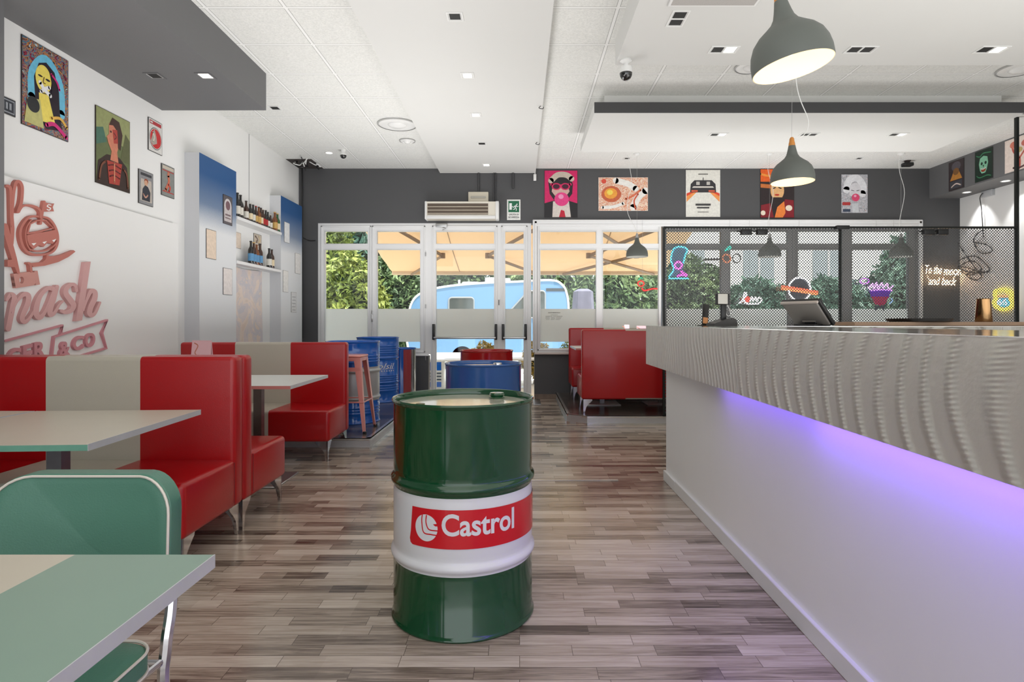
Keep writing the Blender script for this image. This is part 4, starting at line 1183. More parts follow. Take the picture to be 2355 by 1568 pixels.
# ------------------------------------------------------------------ carved logo on the white panel
XW = -3.35
def LG(zx, zy, d):
    px, py = zx/3.484, 400+zy/3.484
    Y = -XW*F/(VX-px)
    return (XW+d, Y, H+(VY-py)*Y/F)
lg = empty('wall_logo', (XW, 4.4, 1.2), 0, 'raised copper pink burger logo with script lettering on the white wall panel', 'logo')
cop = M('copper_pink_relief', (186, 112, 100), 0.5)
pinkm = M('rose_relief', (208, 160, 158), 0.5)
def relief(polys, name, mat=cop, d=0.022):
    mb = MB()
    sticker(mb, polys, LG, 0.0, d, 0)
    return mb.build(name, mat, lg, loc=(-XW, -4.4, -1.2))
hand = []
hand += ribbon([(30, 95), (52, 105), (62, 150), (66, 300), (72, 440), (70, 560)], [22, 24, 26, 26, 34, 22])
hand += ribbon([(70, 420), (80, 180), (100, 75), (128, 62), (150, 100), (150, 170), (140, 240), (116, 302)], [14, 22, 26, 24, 24, 24, 26, 26])
hand += ribbon([(120, 300), (155, 258), (210, 252), (270, 270), (300, 305), (300, 345)], [26, 16, 18, 20, 18, 24])
hand += ribbon([(10, 420), (50, 560), (85, 680), (118, 790)], [50, 46, 40, 22])
hand += [[(30, 688), (88, 684), (106, 748), (30, 742)]]
hand += ribbon([(200, 715), (215, 725), (222, 780)], 18)
hand += [[(205, 716), (250, 712), (310, 706), (340, 680), (345, 645), (372, 660), (430, 655), (480, 642), (562, 610), (577, 622), (520, 665), (440, 705), (330, 735), (240, 745)]]
relief(hand, 'hand_and_knife')
burger = ribbon([(315, 345), (215, 345), (150, 420), (138, 500), (165, 590), (220, 640), (300, 648), (385, 630), (428, 580), (438, 500), (415, 420), (370, 362)], [16, 18, 20, 20, 20, 20, 16, 18, 20, 18, 18, 16], closed=True)
burger += ribbon([(225, 368), (190, 420), (178, 490), (188, 560), (215, 610)], 10)
burger += ribbon([(192, 478), (215, 400), (270, 372), (340, 372), (400, 432), (300, 460), (192, 478)], 12, smooth=False)
burger += [[(186, 490), (250, 475), (340, 462), (420, 446), (438, 470), (432, 520), (395, 560), (350, 552), (320, 585), (285, 570), (240, 602), (205, 570), (190, 530)]]
burger += ribbon([(205, 600), (260, 618), (340, 612), (400, 580), (432, 540)], 12)
relief(burger, 'burger')
for q in ([(222, 556), (262, 552), (240, 574)], [(310, 546), (346, 538), (326, 560)], [(388, 532), (420, 520), (404, 546)]):
    mb = MB()
    sticker(mb, [q], LG, 0.018, 0.0265, 0)
    mb.build('burger_gap', white_wall, lg, loc=(-XW, -4.4, -1.2))
flag = ribbon([(332, 222), (318, 300), (302, 398)], 18, smooth=False)+[[(336, 226), (358, 234), (385, 240), (410, 236), (398, 266), (408, 300), (380, 298), (350, 302), (326, 298)]]
relief(flag, 'flag')
mb = MB(); sticker(mb, ribbon([(380, 250), (362, 246), (352, 258), (366, 268), (378, 276), (366, 290), (350, 284)], 7), LG, 0.018, 0.0245, 0)
mb.build('flag_letter', white_wall, lg, loc=(-XW, -4.4, -1.2))
blk = []
N_ = 20
hole = ell(147, 850, 19, 27, N_)
outer = []
for (x, y) in hole:
    dx, dy = x-147, y-850
    # project the hole points on the block outline
    best = None
    ol = [(80, 800), (275, 775), (295, 885), (100, 915)]
    for i in range(4):
        (ax, ay), (bx_, by_) = ol[i], ol[(i+1) % 4]
        den = dx*(by_-ay)-dy*(bx_-ax)
        if abs(den) < 1e-9: continue
        t_ = ((ax-147)*(by_-ay)-(ay-850)*(bx_-ax))/den
        u_ = ((ax-147)*dy-(ay-850)*dx)/den
        if t_ > 0 and -0.001 <= u_ <= 1.001 and (best is None or t_ < best): best = t_
    outer.append((147+dx*best, 850+dy*best))
for i in range(N_):
    j = (i+1) % N_
    blk.append([hole[i], hole[j], outer[j], outer[i]])
blk += [[(250, 778.5), (275, 775), (295, 885), (262, 891)], [(80, 800), (96, 798), (112, 913), (100, 915)]]
relief(blk, 'knife_handle', M('pink_copper_relief', (200, 142, 132), 0.5))
# script letters m a s h
let = []
let += ribbon([(30, 1010), (60, 965), (88, 985), (80, 1040), (40, 1240)], [20, 34, 40, 44, 44])
let += ribbon([(70, 1110), (110, 1020), (165, 965), (200, 975), (198, 1030), (165, 1110), (150, 1160), (170, 1185), (205, 1160), (250, 1090)], [16, 20, 34, 42, 44, 42, 40, 34, 24, 20])
let += ribbon([(405, 925), (360, 915), (300, 970), (268, 1050), (262, 1120), (290, 1150), (330, 1110), (365, 1030), (395, 950)], [40, 30, 34, 44, 46, 40, 26, 20, 20])
let += ribbon([(428, 905), (400, 1000), (372, 1090), (378, 1128), (410, 1110), (445, 1050), (475, 1020)], [34, 44, 44, 38, 26, 20, 16])
let += ribbon([(585, 935), (578, 895), (545, 885), (505, 915), (500, 960), (535, 1010), (560, 1050), (545, 1090), (500, 1108), (462, 1098)], [24, 26, 28, 36, 42, 46, 44, 36, 30, 26])
let += [[(650, 706), (698, 702), (628, 1172), (578, 1180)]]
let += ribbon([(638, 1090), (665, 1010), (700, 940), (732, 948), (728, 1000), (700, 1060), (688, 1110), (705, 1132), (735, 1110), (772, 1030)], [18, 22, 34, 38, 44, 44, 42, 34, 24, 18])
relief(let, 'script_lettering', pinkm)
ban = ribbon([(20, 1338), (485, 1212), (470, 1282)], 14, smooth=False)
ban += ribbon([(388, 1530), (415, 1305), (845, 1170), (800, 1275), (838, 1395), (380, 1530), (380, 1530)][:6], 14, smooth=False)
relief(ban, 'banner_outline', M('pink_relief', (206, 140, 148), 0.5))
def glyph(mb, ch_, bl, br, tl, d=0.022):
    vs, fs, bb = text_geo(ch_, 0.035)
    def P(x, y, dd):
        u = (x-bb[0])/(bb[1]-bb[0]); v = (y-bb[2])/(bb[3]-bb[2])
        return LG(bl[0]+(br[0]-bl[0])*u+(tl[0]-bl[0])*v, bl[1]+(br[1]-bl[1])*u+(tl[1]-bl[1])*v, dd)
    mb.add([P(v[0], v[1], d) for v in vs], fs, 0)
    # sides
    from collections import Counter
    cnt = Counter()
    for f in fs:
        for i in range(len(f)):
            a, b_ = f[i], f[(i+1) % len(f)]
            cnt[(min(a, b_), max(a, b_))] += 1
    for (a, b_), c_ in cnt.items():
        if c_ == 1:
            mb.add([P(*vs[a][:2], d), P(*vs[b_][:2], d), P(*vs[b_][:2], 0), P(*vs[a][:2], 0)], [(0, 1, 2, 3)], 0)
for ch_, bl, br, tl in (('G', (40, 1545), (145, 1518), (40, 1410)), ('E', (160, 1514), (238, 1494), (160, 1378)), ('R', (250, 1490), (342, 1466), (250, 1354)),
                        ('&', (456, 1472), (540, 1450), (456, 1352)), ('C', (562, 1424), (652, 1400), (562, 1312)), ('O', (662, 1398), (742, 1376), (662, 1286))):
    mb = MB(); glyph(mb, ch_, bl, br, tl); mb.build('letter', bpy.data.materials['pink_relief'], lg, loc=(-XW, -4.4, -1.2))

# ------------------------------------------------------------------ shelves and bottles
for i, (zt, lab) in enumerate(((2.405, 'upper white wall shelf crowded with bottles between the two columns'), (1.895, 'lower white wall shelf with six bottles between the two columns'))):
    mb = MB().rbox(-3.399, -3.235, 6.852, 8.128, zt-0.036, zt, 0.003, seg=1)
    o = mb.build('wall_shelf', M('white_shelf', (228, 228, 228), 0.4), origin=(-3.32, 7.49, zt))
    tag(o, lab, 'shelf', 'white bottle shelves')
def bottle(h, r, gl, lb, cap_, kind=0):
    e = empty('bottle')
    if kind == 0:      # long neck
        pr = [(0, 0), (r*0.9, 0), (r, 0.006), (r, h*0.56), (r*0.9, h*0.64), (r*0.5, h*0.74), (r*0.4, h*0.8), (r*0.38, h*0.96), (r*0.44, h*0.965), (r*0.44, h*0.985), (0, h*0.985)]
    else:
        pr = [(0, 0), (r*0.9, 0), (r, 0.006), (r, h*0.48), (r*0.92, h*0.56), (r*0.6, h*0.68), (r*0.42, h*0.78), (r*0.36, h*0.96), (r*0.42, h*0.985), (0, h*0.985)]
    MB().lathe(pr, seg=20).build('glass_body', gl, e)
    MB().lathe([(r+0.0005, h*0.14), (r+0.0006, h*0.46)], seg=20, cap=False).build('label', lb, e)
    MB().lathe([(r*0.47, h*0.955), (r*0.5, h*0.97), (r*0.46, h), (0, h)], seg=14).build('cap', cap_, e)
    return e
def gm(n, c): return M(n, c, 0.12, coat=0.5)
gls = {'brown': gm('brown_bottle_glass', (58, 30, 18)), 'dark': gm('dark_bottle_glass', (24, 22, 22)), 'green': gm('green_bottle_glass', (34, 84, 40)), 'amber': gm('amber_bottle_glass', (120, 66, 26))}
def lbm(n, c): return M('label_'+n, c, 0.5, var=0.15, vscale=60)
BG = 'beer bottles on the wall shelves'
names = {'w': ('white', (214, 210, 200)), 'r': ('red', (170, 34, 34)), 'b': ('blue', (90, 144, 186)), 'o': ('gold', (196, 158, 90)), 'k': ('black', (50, 46, 44)), 'c': ('cream', (222, 204, 170))}
ordn = ['leftmost', 'second from the left', 'third from the left', 'fourth from the left', 'fifth from the left', 'sixth from the left', 'seventh from the left', 'eighth from the left', 'ninth from the left', 'tenth from the left', 'eleventh from the left', 'twelfth from the left', 'thirteenth from the left', 'second from the right', 'rightmost']
up = [(546, .29, .034, 'dark', 'w', 'k'), (553, .28, .034, 'dark', 'w', 'k'), (566, .24, .031, 'brown', 'w', 'k'), (575.5, .235, .03, 'dark', 'c', 'w'), (582, .23, .03, 'dark', 'w', 'k'), (588.5, .23, .028, 'brown', 'o', 'r'), (595, .235, .03, 'amber', 'o', 'k'), (600, .235, .03, 'brown', 'c', 'k'), (605, .23, .03, 'brown', 'r', 'w'), (611, .23, .03, 'dark', 'r', 'k'), (616, .22, .028, 'dark', 'w', 'k'), (622, .20, .027, 'brown', 'w', 'w'), (632, .26, .036, 'amber', 'o', 'o'), (638, .255, .034, 'green', 'c', 'o')]
cache = {}
def put_bottle(px, z, h, r, g, l, c, lab):
    key = (h, r, g, l, c)
    y = 3.29*F/(VX-px)
    e = bottle(h, r, gls[g], lbm(*names[l]), M('cap_'+names[c][0], names[c][1], 0.4))
    e.location = (-3.29, y, z); e.rotation_euler = (0, 0, (px*37 % 10)*0.2)
    tag(e, lab, 'bottle', BG)
for i, (px, h, r, g, l, c) in enumerate(up):
    on = ordn[i] if i < 12 else ordn[13+i-12]
    put_bottle(px, 2.405, h, r, g, l, c, '%s glass bottle with a %s label on the upper shelf, %s' % (g, names[l][0], on))
for i, (px, h, r, g, l, c, on) in enumerate([(577, .285, .034, 'dark', 'b', 'k', 'leftmost of the blue labelled four'), (583.5, .28, .034, 'brown', 'b', 'o', 'second of the blue labelled four'), (590, .275, .034, 'amber', 'b', 'w', 'third of the blue labelled four'), (598, .285, .034, 'brown', 'b', 'k', 'rightmost of the blue labelled four'),
                                       (619, .26, .034, 'dark', 'w', 'k', 'left one of the dark pair'), (625, .255, .034, 'brown', 'c', 'k', 'right one of the dark pair')]):
    put_bottle(px, 1.895, h, r, g, l, c, 'bottle with a %s label on the lower shelf, %s' % (names[l][0], on))

# ------------------------------------------------------------------ back wall pictures
BP = 'pictures above the windows'
def bp(px0, py1, px1, py0, bgc, shapes, label, **kw):
    return poster('wall_print', bw(bx(px0), bz(py0)), bx(px1)-bx(px0), bz(py1)-bz(py0), bgc, shapes, label, 'picture', BP, **kw)
bp(1252, 392, 1328, 500, (206, 22, 96), [
    ('p', (26, 24, 28), [(0.0, 0.0), (0.0, 0.3), (0.3, 0.36), (0.7, 0.36), (1.0, 0.3), (1, 0)]), ('p', (214, 204, 196), [(0.24, 0), (0.26, 0.34), (0.74, 0.34), (0.8, 0)]), ('p', (190, 18, 50), [(0.44, 0), (0.5, 0.16), (0.6, 0.14), (0.64, 0)]),
    ('p', (30, 24, 30), [(0.16, 0.5), (0.12, 0.75), (0.24, 0.9), (0.5, 0.95), (0.78, 0.9), (0.86, 0.7), (0.84, 0.5), (0.68, 0.36), (0.3, 0.36)]), ('p', (206, 170, 160), [(0.26, 0.7), (0.7, 0.7), (0.76, 0.55), (0.62, 0.42), (0.36, 0.42), (0.22, 0.55)]),
    ('r', (196, 182, 168), [(0.2, 0.78), (0.4, 0.9), (0.66, 0.9), (0.82, 0.82)], 0.17), ('r', (206, 30, 92), [(0.22, 0.7), (0.36, 0.66), (0.5, 0.67), (0.62, 0.66), (0.78, 0.7)], 0.09),
    ('e', (206, 30, 92), 0.36, 0.655, 0.14, 0.075), ('e', (206, 30, 92), 0.63, 0.655, 0.14, 0.075), ('e', (60, 14, 40), 0.36, 0.655, 0.1, 0.05), ('e', (60, 14, 40), 0.63, 0.655, 0.1, 0.05), ('e', (222, 60, 130), 0.52, 0.385, 0.22, 0.145), ('e', (240, 150, 190), 0.5, 0.44, 0.08, 0.05)],
    'pink print of a figure in sunglasses blowing a pink bubble, leftmost above the windows', edge=(40, 30, 36))
bp(1376, 408, 1490, 485, (226, 180, 150), [
    ('e', (196, 96, 60), 0.26, 0.5, 0.20, 0.24), ('e', (238, 160, 60), 0.25, 0.52, 0.13, 0.16), ('e', (250, 214, 90), 0.23, 0.55, 0.06, 0.08), ('r', (240, 234, 228), [(0.35, 0.9), (0.6, 0.8), (0.75, 0.66)], 0.12),
    ('r', (236, 230, 224), [(0.7, 0.1), (0.8, 0.4), (0.95, 0.6)], 0.14), ('r', (214, 110, 76), [(0.55, 0.35), (0.7, 0.45), (0.85, 0.62)], 0.04), ('r', (240, 236, 230), [(0.08, 0.1), (0.3, 0.12), (0.5, 0.22)], 0.06), ('r', (206, 90, 60), [(0.75, 0.05), (0.72, 0.3), (0.8, 0.5)], 0.03), ('e', (216, 80, 60), 0.11, 0.88, 0.05, 0.07)],
    'wide orange and white print of a suited figure with a golden helmet', edge=(200, 196, 190), bgmat=noisy('orange_sketch_noise', [(236, 190, 150), (240, 226, 210), (214, 130, 90), (232, 206, 190), (226, 150, 84)], 22, 2))
bp(1577, 391, 1656, 499, (226, 224, 216), [
    ('p', (240, 150, 80), [(0.36, 0.56), (0.02, 0.32), (0.02, 0.44), (0.4, 0.6)]), ('p', (224, 70, 40), [(0.38, 0.58), (0.02, 0.44), (0.02, 0.5), (0.4, 0.61)]), ('p', (240, 150, 80), [(0.64, 0.56), (0.98, 0.32), (0.98, 0.44), (0.6, 0.6)]), ('p', (224, 70, 40), [(0.62, 0.58), (0.98, 0.44), (0.98, 0.5), (0.6, 0.61)]),
    ('p', (50, 48, 52), [(0.12, 0.52), (0.14, 0.7), (0.25, 0.78), (0.75, 0.78), (0.86, 0.7), (0.88, 0.52)]), ('p', (214, 208, 200), [(0.18, 0.62), (0.82, 0.62), (0.78, 0.65), (0.22, 0.65)]), ('p', (190, 186, 180), [(0.3, 0.68), (0.4, 0.68), (0.4, 0.75), (0.3, 0.75)]), ('p', (190, 186, 180), [(0.6, 0.68), (0.7, 0.68), (0.7, 0.75), (0.6, 0.75)]), ('p', (206, 90, 60), [(0.16, 0.53), (0.34, 0.53), (0.34, 0.57), (0.16, 0.57)]), ('p', (206, 90, 60), [(0.66, 0.53), (0.84, 0.53), (0.84, 0.57), (0.66, 0.57)]),
    ('r', (60, 58, 60), [(0.5, 0.78), (0.5, 0.83)], 0.02), ('p', (60, 58, 56), [(0.36, 0.9), (0.64, 0.9), (0.64, 0.915), (0.36, 0.915)]), ('p', (60, 58, 60), [(0.28, 0.24), (0.72, 0.24), (0.72, 0.28), (0.28, 0.28)]), ('p', (60, 58, 60), [(0.32, 0.18), (0.68, 0.18), (0.68, 0.21), (0.32, 0.21)]), ('p', (120, 116, 112), [(0.34, 0.095), (0.66, 0.095), (0.66, 0.108), (0.34, 0.108)])],
    'cream print of a dark car seen from behind with orange streaks', edge=(206, 204, 198))
bp(1748, 389, 1826, 501, (40, 28, 30), [
    ('p', (228, 96, 28), [(0, 0.74), (1, 0.74), (1, 1), (0, 1)]), ('r', (244, 150, 60), [(0, 0.9), (0.3, 0.86), (0.6, 0.94)], 0.06), ('p', (196, 110, 50), [(0.0, 0.62), (0.35, 0.6), (0.35, 0.68), (0, 0.7)]),
    ('e', (226, 176, 120), 0.5, 0.56, 0.2, 0.2), ('p', (40, 28, 26), [(0.36, 0.42), (0.64, 0.42), (0.58, 0.3), (0.46, 0.28)]), ('e', (190, 60, 40), 0.49, 0.47, 0.07, 0.02), ('p', (130, 20, 34), [(0.0, 0.0), (0.02, 0.26), (0.3, 0.3), (0.4, 0.0)]), ('p', (130, 20, 34), [(1.0, 0.0), (0.98, 0.36), (0.72, 0.38), (0.66, 0.0)]),
    ('p', (236, 130, 56), [(0.42, 0.0), (0.5, 0.22), (0.7, 0.34), (0.74, 0.1), (0.66, 0)]), ('e', (236, 220, 200), 0.84, 0.2, 0.1, 0.06), ('e', (236, 220, 200), 0.08, 0.1, 0.07, 0.05), ('r', (40, 28, 30), [(0.38, 0.6), (0.44, 0.62)], 0.03), ('r', (40, 28, 30), [(0.54, 0.62), (0.61, 0.6)], 0.03)],
    'orange, black and crimson print of a bearded figure behind the pendant lamp', edge=(30, 24, 24))
bp(1934, 401, 1995, 490, (190, 190, 194), [
    ('r', (226, 226, 230), [(0.2, 0.6), (0.3, 0.84), (0.6, 0.9), (0.82, 0.7), (0.8, 0.5)], 0.26), ('e', (214, 212, 216), 0.52, 0.58, 0.22, 0.2), ('r', (70, 70, 76), [(0.38, 0.59), (0.47, 0.575)], 0.022), ('r', (70, 70, 76), [(0.58, 0.575), (0.67, 0.59)], 0.022), ('p', (150, 150, 156), [(0.3, 0.36), (0.4, 0.44), (0.44, 0.3)]),
    ('e', (216, 70, 110), 0.54, 0.40, 0.15, 0.1), ('e', (240, 170, 196), 0.52, 0.44, 0.05, 0.03), ('p', (176, 54, 54), [(0.04, 0.2), (0.34, 0.2), (0.34, 0.28), (0.04, 0.28)]), ('p', (200, 202, 206), [(0.42, 0.0), (0.4, 0.24), (0.64, 0.26), (0.66, 0)]), ('p', (60, 70, 90), [(0.06, 0.03), (0.34, 0.03), (0.34, 0.1), (0.06, 0.1)])],
    'grey print of a fair haired figure with a pink bubble, rightmost above the windows', edge=(120, 120, 124), bgmat=noisy('grey_sketch_noise', [(90, 90, 96), (200, 200, 206), (150, 150, 158), (226, 226, 230), (170, 120, 110)], 26, 3))
RB = 'pictures on the grey bulkhead'
poster('wall_print', rw(8.775, 3.10), 0.30, 0.42, (60, 50, 52), [('e', (90, 84, 90), 0.5, 0.8, 0.3, 0.16), ('p', (190, 130, 60), [(0.1, 0.34), (0.9, 0.34), (0.7, 0.6), (0.3, 0.6)]), ('e', (130, 90, 50), 0.5, 0.62, 0.2, 0.12), ('p', (70, 70, 76), [(0.1, 0.05), (0.9, 0.05), (0.9, 0.3), (0.1, 0.3)]), ('r', (220, 200, 190), [(0.2, 0.12), (0.5, 0.2), (0.8, 0.12)], 0.06)],
       'brown and gold print, leftmost on the right bulkhead', 'picture', RB)
poster('wall_print', rw(8.27, 3.11), 0.31, 0.42, (24, 44, 34), [('p', (130, 190, 158), [(0.3, 0.34), (0.24, 0.55), (0.3, 0.74), (0.5, 0.8), (0.72, 0.74), (0.76, 0.55), (0.68, 0.34), (0.6, 0.24), (0.4, 0.24)]), ('e', (30, 50, 40), 0.4, 0.56, 0.06, 0.05), ('e', (30, 50, 40), 0.62, 0.56, 0.06, 0.05), ('e', (150, 60, 40), 0.5, 0.34, 0.13, 0.06), ('r', (60, 130, 90), [(0.1, 0.86), (0.3, 0.8), (0.5, 0.88), (0.9, 0.84)], 0.05), ('r', (60, 120, 84), [(0.12, 0.2), (0.3, 0.12), (0.7, 0.14), (0.9, 0.1)], 0.05), ('p', (24, 44, 34), [(0.46, 0.5), (0.54, 0.5), (0.5, 0.42)]), ('r', (214, 224, 214), [(0.36, 0.4), (0.5, 0.37), (0.64, 0.4)], 0.04)],
       'dark green print of a masked face, middle of the right bulkhead', 'picture', RB)
poster('wall_print', rw(7.76, 3.11), 0.46, 0.42, (232, 216, 206), [('r', (190, 90, 76), [(0.5, 0.05), (0.5, 0.35), (0.3, 0.6), (0.25, 0.85)], 0.06), ('r', (190, 90, 76), [(0.5, 0.35), (0.7, 0.6), (0.8, 0.85)], 0.05), ('e', (206, 120, 100), 0.3, 0.8, 0.12, 0.1), ('e', (200, 110, 96), 0.7, 0.76, 0.14, 0.1), ('e', (190, 170, 110), 0.5, 0.6, 0.1, 0.08), ('r', (90, 60, 60), [(0.3, 0.1), (0.5, 0.06), (0.7, 0.1)], 0.05)],
       'cream print with a reddish branching figure, behind the screen post', 'picture', RB, edge=(200, 190, 180))

# exit sign
ex = poster('exit_sign', bw(bx(1166), bz(506)), bx(1197)-bx(1166), bz(459)-bz(506), (232, 232, 228), [
    ('p', (14, 100, 66), [(0.1, 0.38), (0.9, 0.38), (0.9, 0.93), (0.1, 0.93)]), ('p', (236, 240, 238), [(0.17, 0.5), (0.36, 0.5), (0.36, 0.82), (0.17, 0.82)]),
    ('r', (236, 240, 238), [(0.38, 0.66), (0.5, 0.62), (0.56, 0.68), (0.66, 0.68)], 0.05), ('e', (236, 240, 238), 0.74, 0.77, 0.04, 0.03), ('r', (236, 240, 238), [(0.68, 0.72), (0.62, 0.6)], 0.09), ('r', (236, 240, 238), [(0.62, 0.6), (0.7, 0.54), (0.68, 0.46)], 0.05), ('r', (236, 240, 238), [(0.62, 0.6), (0.54, 0.52), (0.46, 0.52)], 0.05), ('r', (236, 240, 238), [(0.68, 0.72), (0.78, 0.64), (0.84, 0.68)], 0.04)],
    'green emergency exit sign with a running figure above the door', 'sign', edge=(220, 220, 216),
    texts=[('USCITA DI', (70, 72, 74), 0.14, 0.86, 0.225, 0.305, 0.012), ('SICUREZZA', (70, 72, 74), 0.1, 0.9, 0.09, 0.17, 0.012)])
# air curtain
ac = empty('air_curtain', (bx(1065.5), YB, bz(508)), 0, 'white air curtain heater with brown louvres above the door', 'heater')
wA, hA = bx(1148)-bx(983), bz(469)-bz(508)
prof = [(0, 0.02), (0.03, 0.0), (0.19, 0.0), (0.205, 0.03), (0.205, hA-0.03), (0.19, hA), (0, hA)]
mb = MB().prism([(-wA/2, 0.0), (wA/2, 0.0), (wA/2, hA), (-wA/2, hA)], lambda u, v, s: (u, -0.19*s-0.001, v), 0)
mb.build('housing', M('cream_plastic', (222, 216, 202), 0.35), ac)
mb = MB().rbox(-wA/2-0.012, -wA/2+0.02, -0.2, -0.001, -0.005, hA+0.005, 0.01, seg=2).build('end_cap', white_p, ac)
mb = MB().rbox(wA/2-0.05, wA/2+0.002, -0.205, -0.001, -0.005, hA+0.005, 0.01, seg=2).build('end_cap', white_p, ac)
gr_ = MB().box(-wA/2+0.03, wA/2-0.16, -0.194, -0.19, 0.065, hA-0.03).build('grille', M('brown_grille', (96, 82, 70), 0.5), ac)
for k in range(3):
    z_ = 0.075+k*(hA-0.11)/3
    MB().rbox(-wA/2+0.03, wA/2-0.16, -0.21, -0.19, z_, z_+0.010, 0.003, seg=1).build('louvre', M('pale_louvre', (200, 190, 172), 0.35), gr_)
MB().rbox(-wA/2+0.02, wA/2-0.05, -0.204, -0.188, 0.0, 0.05, 0.008, seg=2).build('outlet_lip', white_p, ac)
# emergency light + conduits
el = empty('emergency_light', (bx(1100.5), YB, bz(465)), 0, 'beige emergency light box on the dark wall above the air curtain', 'light')
MB().rbox(-0.155, 0.155, -0.05, 0, 0, 0.152, 0.01).build('housing', M('beige_plastic', (214, 206, 188), 0.4), el)
MB().rbox(-0.115, 0.115, -0.058, -0.05, 0.05, 0.085, 0.004, seg=1).build('tube_cover', M('grey_diffuser', (186, 182, 172), 0.3), el)
dk = M('painted_conduit', (64, 64, 66), 0.5)
for px, y1, lab in ((1101, 442, 'dark painted conduit running down to the emergency light'), (1136, 463, 'dark painted conduit above the air curtain, left of a pair'), (1140, 463, 'dark painted conduit above the air curtain, right of a pair'), (1180, 434, 'short dark conduit stub above the exit sign')):
    o = MB().tube([(0, 0, 0), (0, 0, 3.478-bz(y1))], 0.016 if px in (1101, 1180) else 0.012, 10).build('conduit', dk, loc=(bx(px), YB-0.02, bz(y1)))
    tag(o, lab, 'conduit', 'dark conduits on the back wall')
o = MB().rbox(-0.022, 0.022, -0.03, 0.0, -0.05, 0.05, 0.005).tube([(0, -0.01, 0.05), (0.005, -0.01, 0.085)], 0.008, 6, 0).build('motion_sensor', white_p, loc=(bx(1230), YB-0.01, bz(409)))
tag(o, 'small white sensor hanging at the right corner of the ceiling beam', 'sensor')
# riser pipe in the left back corner
o = MB().tube(catmull([(0, 0, 0), (0, 0, 1.0), (0.005, 0, 2.2), (0, 0, 2.6)], 6), 0.012, 8).tube(catmull([(0, 0, 1.55), (0.1, 0.02, 1.50), (0.2, 0.02, 1.50)], 6), 0.006, 6).build('black_cable', black_p, loc=(-3.34, YB-0.03, 0.94))
tag(o, 'black cable running up the left back corner to the open ceiling tile', 'cable')

# ------------------------------------------------------------------ ceiling fittings
LGp = 'recessed square ceiling spots'
black_in = M('black_recess', (8, 8, 8), 0.6)
def spot(x, y, z, n=1, lit=(False,), wd=0.115, label='', ring=white_p, rot=0):
    e = empty('ceiling_spot', (x, y, z), rot, label, 'light', LGp)
    W_ = wd*n if n > 1 else wd
    a, b_ = W_/2, wd/2
    mb = MB()
    t_ = 0.012
    mb.box(-a-t_, a+t_, -b_-t_, -b_, -0.006, -0.0005).box(-a-t_, a+t_, b_, b_+t_, -0.006, -0.0005).box(-a-t_, -a, -b_, b_, -0.006, -0.0005).box(a, a+t_, -b_, b_, -0.006, -0.0005)
    for k in range(1, n):
        mb.box(-a+k*wd-0.006, -a+k*wd+0.006, -b_, b_, -0.006, -0.0005)
    mb.build('frame', ring, e)
    for k in range(n):
        l = lit[k] if k < len(lit) else False
        MB().box(-a+k*wd+0.010, -a+(k+1)*wd-0.010, -b_+0.008, b_-0.008, -0.003, -0.0006).build('lamp_insert', lit_m if l else black_in, e)
    MB().box(-a, a, -b_, b_, -0.002, -0.0004).build('recess_plate', M('pale_recess', (206, 206, 204), 0.5), e)
    return e
for k, (y, l) in enumerate(((4.48, False), (5.55, True), (6.61, True), (7.67, False), (8.72, True))):
    spot(-0.485, y, 3.48, 1, (l,), 0.10, '%s square spot in the central ceiling beam, %s from the camera' % ('lit' if l else 'dark', ['first', 'second', 'third', 'fourth', 'fifth'][k]))
spot(-2.98, 4.88, 3.20, 1, (False,), 0.10, 'dark square spot in the grey soffit, left one', ring=grey_paint)
spot(-2.565, 4.88, 3.20, 1, (True,), 0.10, 'lit square spot in the grey soffit, right one', ring=grey_paint)
spot(-2.70, 6.59, ZC, 1, (False,), 0.10, 'small dark square spot in the tiled ceiling just behind the grey soffit')
spot(1.12, 4.23, 3.337, 2, (False, False), 0.10, 'double spot turned lengthwise in the near dropped panel, both dark', rot=PI/2)
spot(1.61, 4.71, 3.337, 2, (False, True), 0.10, 'double spot in the near dropped panel with its right lamp lit, left of the pendant')
spot(2.69, 4.71, 3.337, 2, (False, False), 0.10, 'dark double spot in the near dropped panel right of the pendant')
spot(3.72, 4.71, 3.337, 2, (False, True), 0.10, 'double spot with right lamp lit at the right edge of the near dropped panel')
spot(2.26, 6.79, 3.32, 2, (False, True), 0.09, 'double spot in the far floating panel, left one of three')
spot(3.29, 6.79, 3.32, 2, (False, False), 0.09, 'double spot in the far floating panel, middle one of three')
spot(4.30, 6.79, 3.32, 2, (False, True), 0.09, 'double spot in the far floating panel, right one of three')
spot(1.55, 8.62, ZC, 1, (False,), 0.08, 'small dark spot in the back ceiling near the first hanging bell lamp')
spot(4.9, 8.62, ZC, 1, (False,), 0.08, 'small dark spot in the back ceiling towards the bulkhead')
for (x, y, z, lab) in ((-2.66, 8.34, ZC, 'small round lit downlight in the tiled ceiling near the left back corner'), (6.55, 8.75, 3.09, 'round lit downlight under the bulkhead, left one'), (6.55, 8.05, 3.09, 'round lit downlight under the bulkhead, right one'), (5.6, 7.7, ZC, 'round lit downlight in the back right ceiling')):
    e = empty('downlight', (x, y, z), 0, lab, 'light', 'round downlights')
    MB().lathe([(0.045, -0.001), (0.06, -0.001), (0.058, -0.008), (0.045, -0.006)], seg=28, cap=False).build('rim', white_p, e)
    MB().lathe([(0.0, -0.003), (0.045, -0.003)], seg=28, cap=False).build('lamp', lit_m, e)
lamp('SPOT', 'downlight_beam', (6.6, 8.75, 3.06), 22, (1, 1, 1), (0, math.radians(-8), 0), spot_size=math.radians(75), spot_blend=0.4, shadow_soft_size=0.04)
lamp('SPOT', 'downlight_beam', (6.6, 8.05, 3.06), 22, (1, 1, 1), (0, math.radians(-8), 0), spot_size=math.radians(75), spot_blend=0.4, shadow_soft_size=0.04)
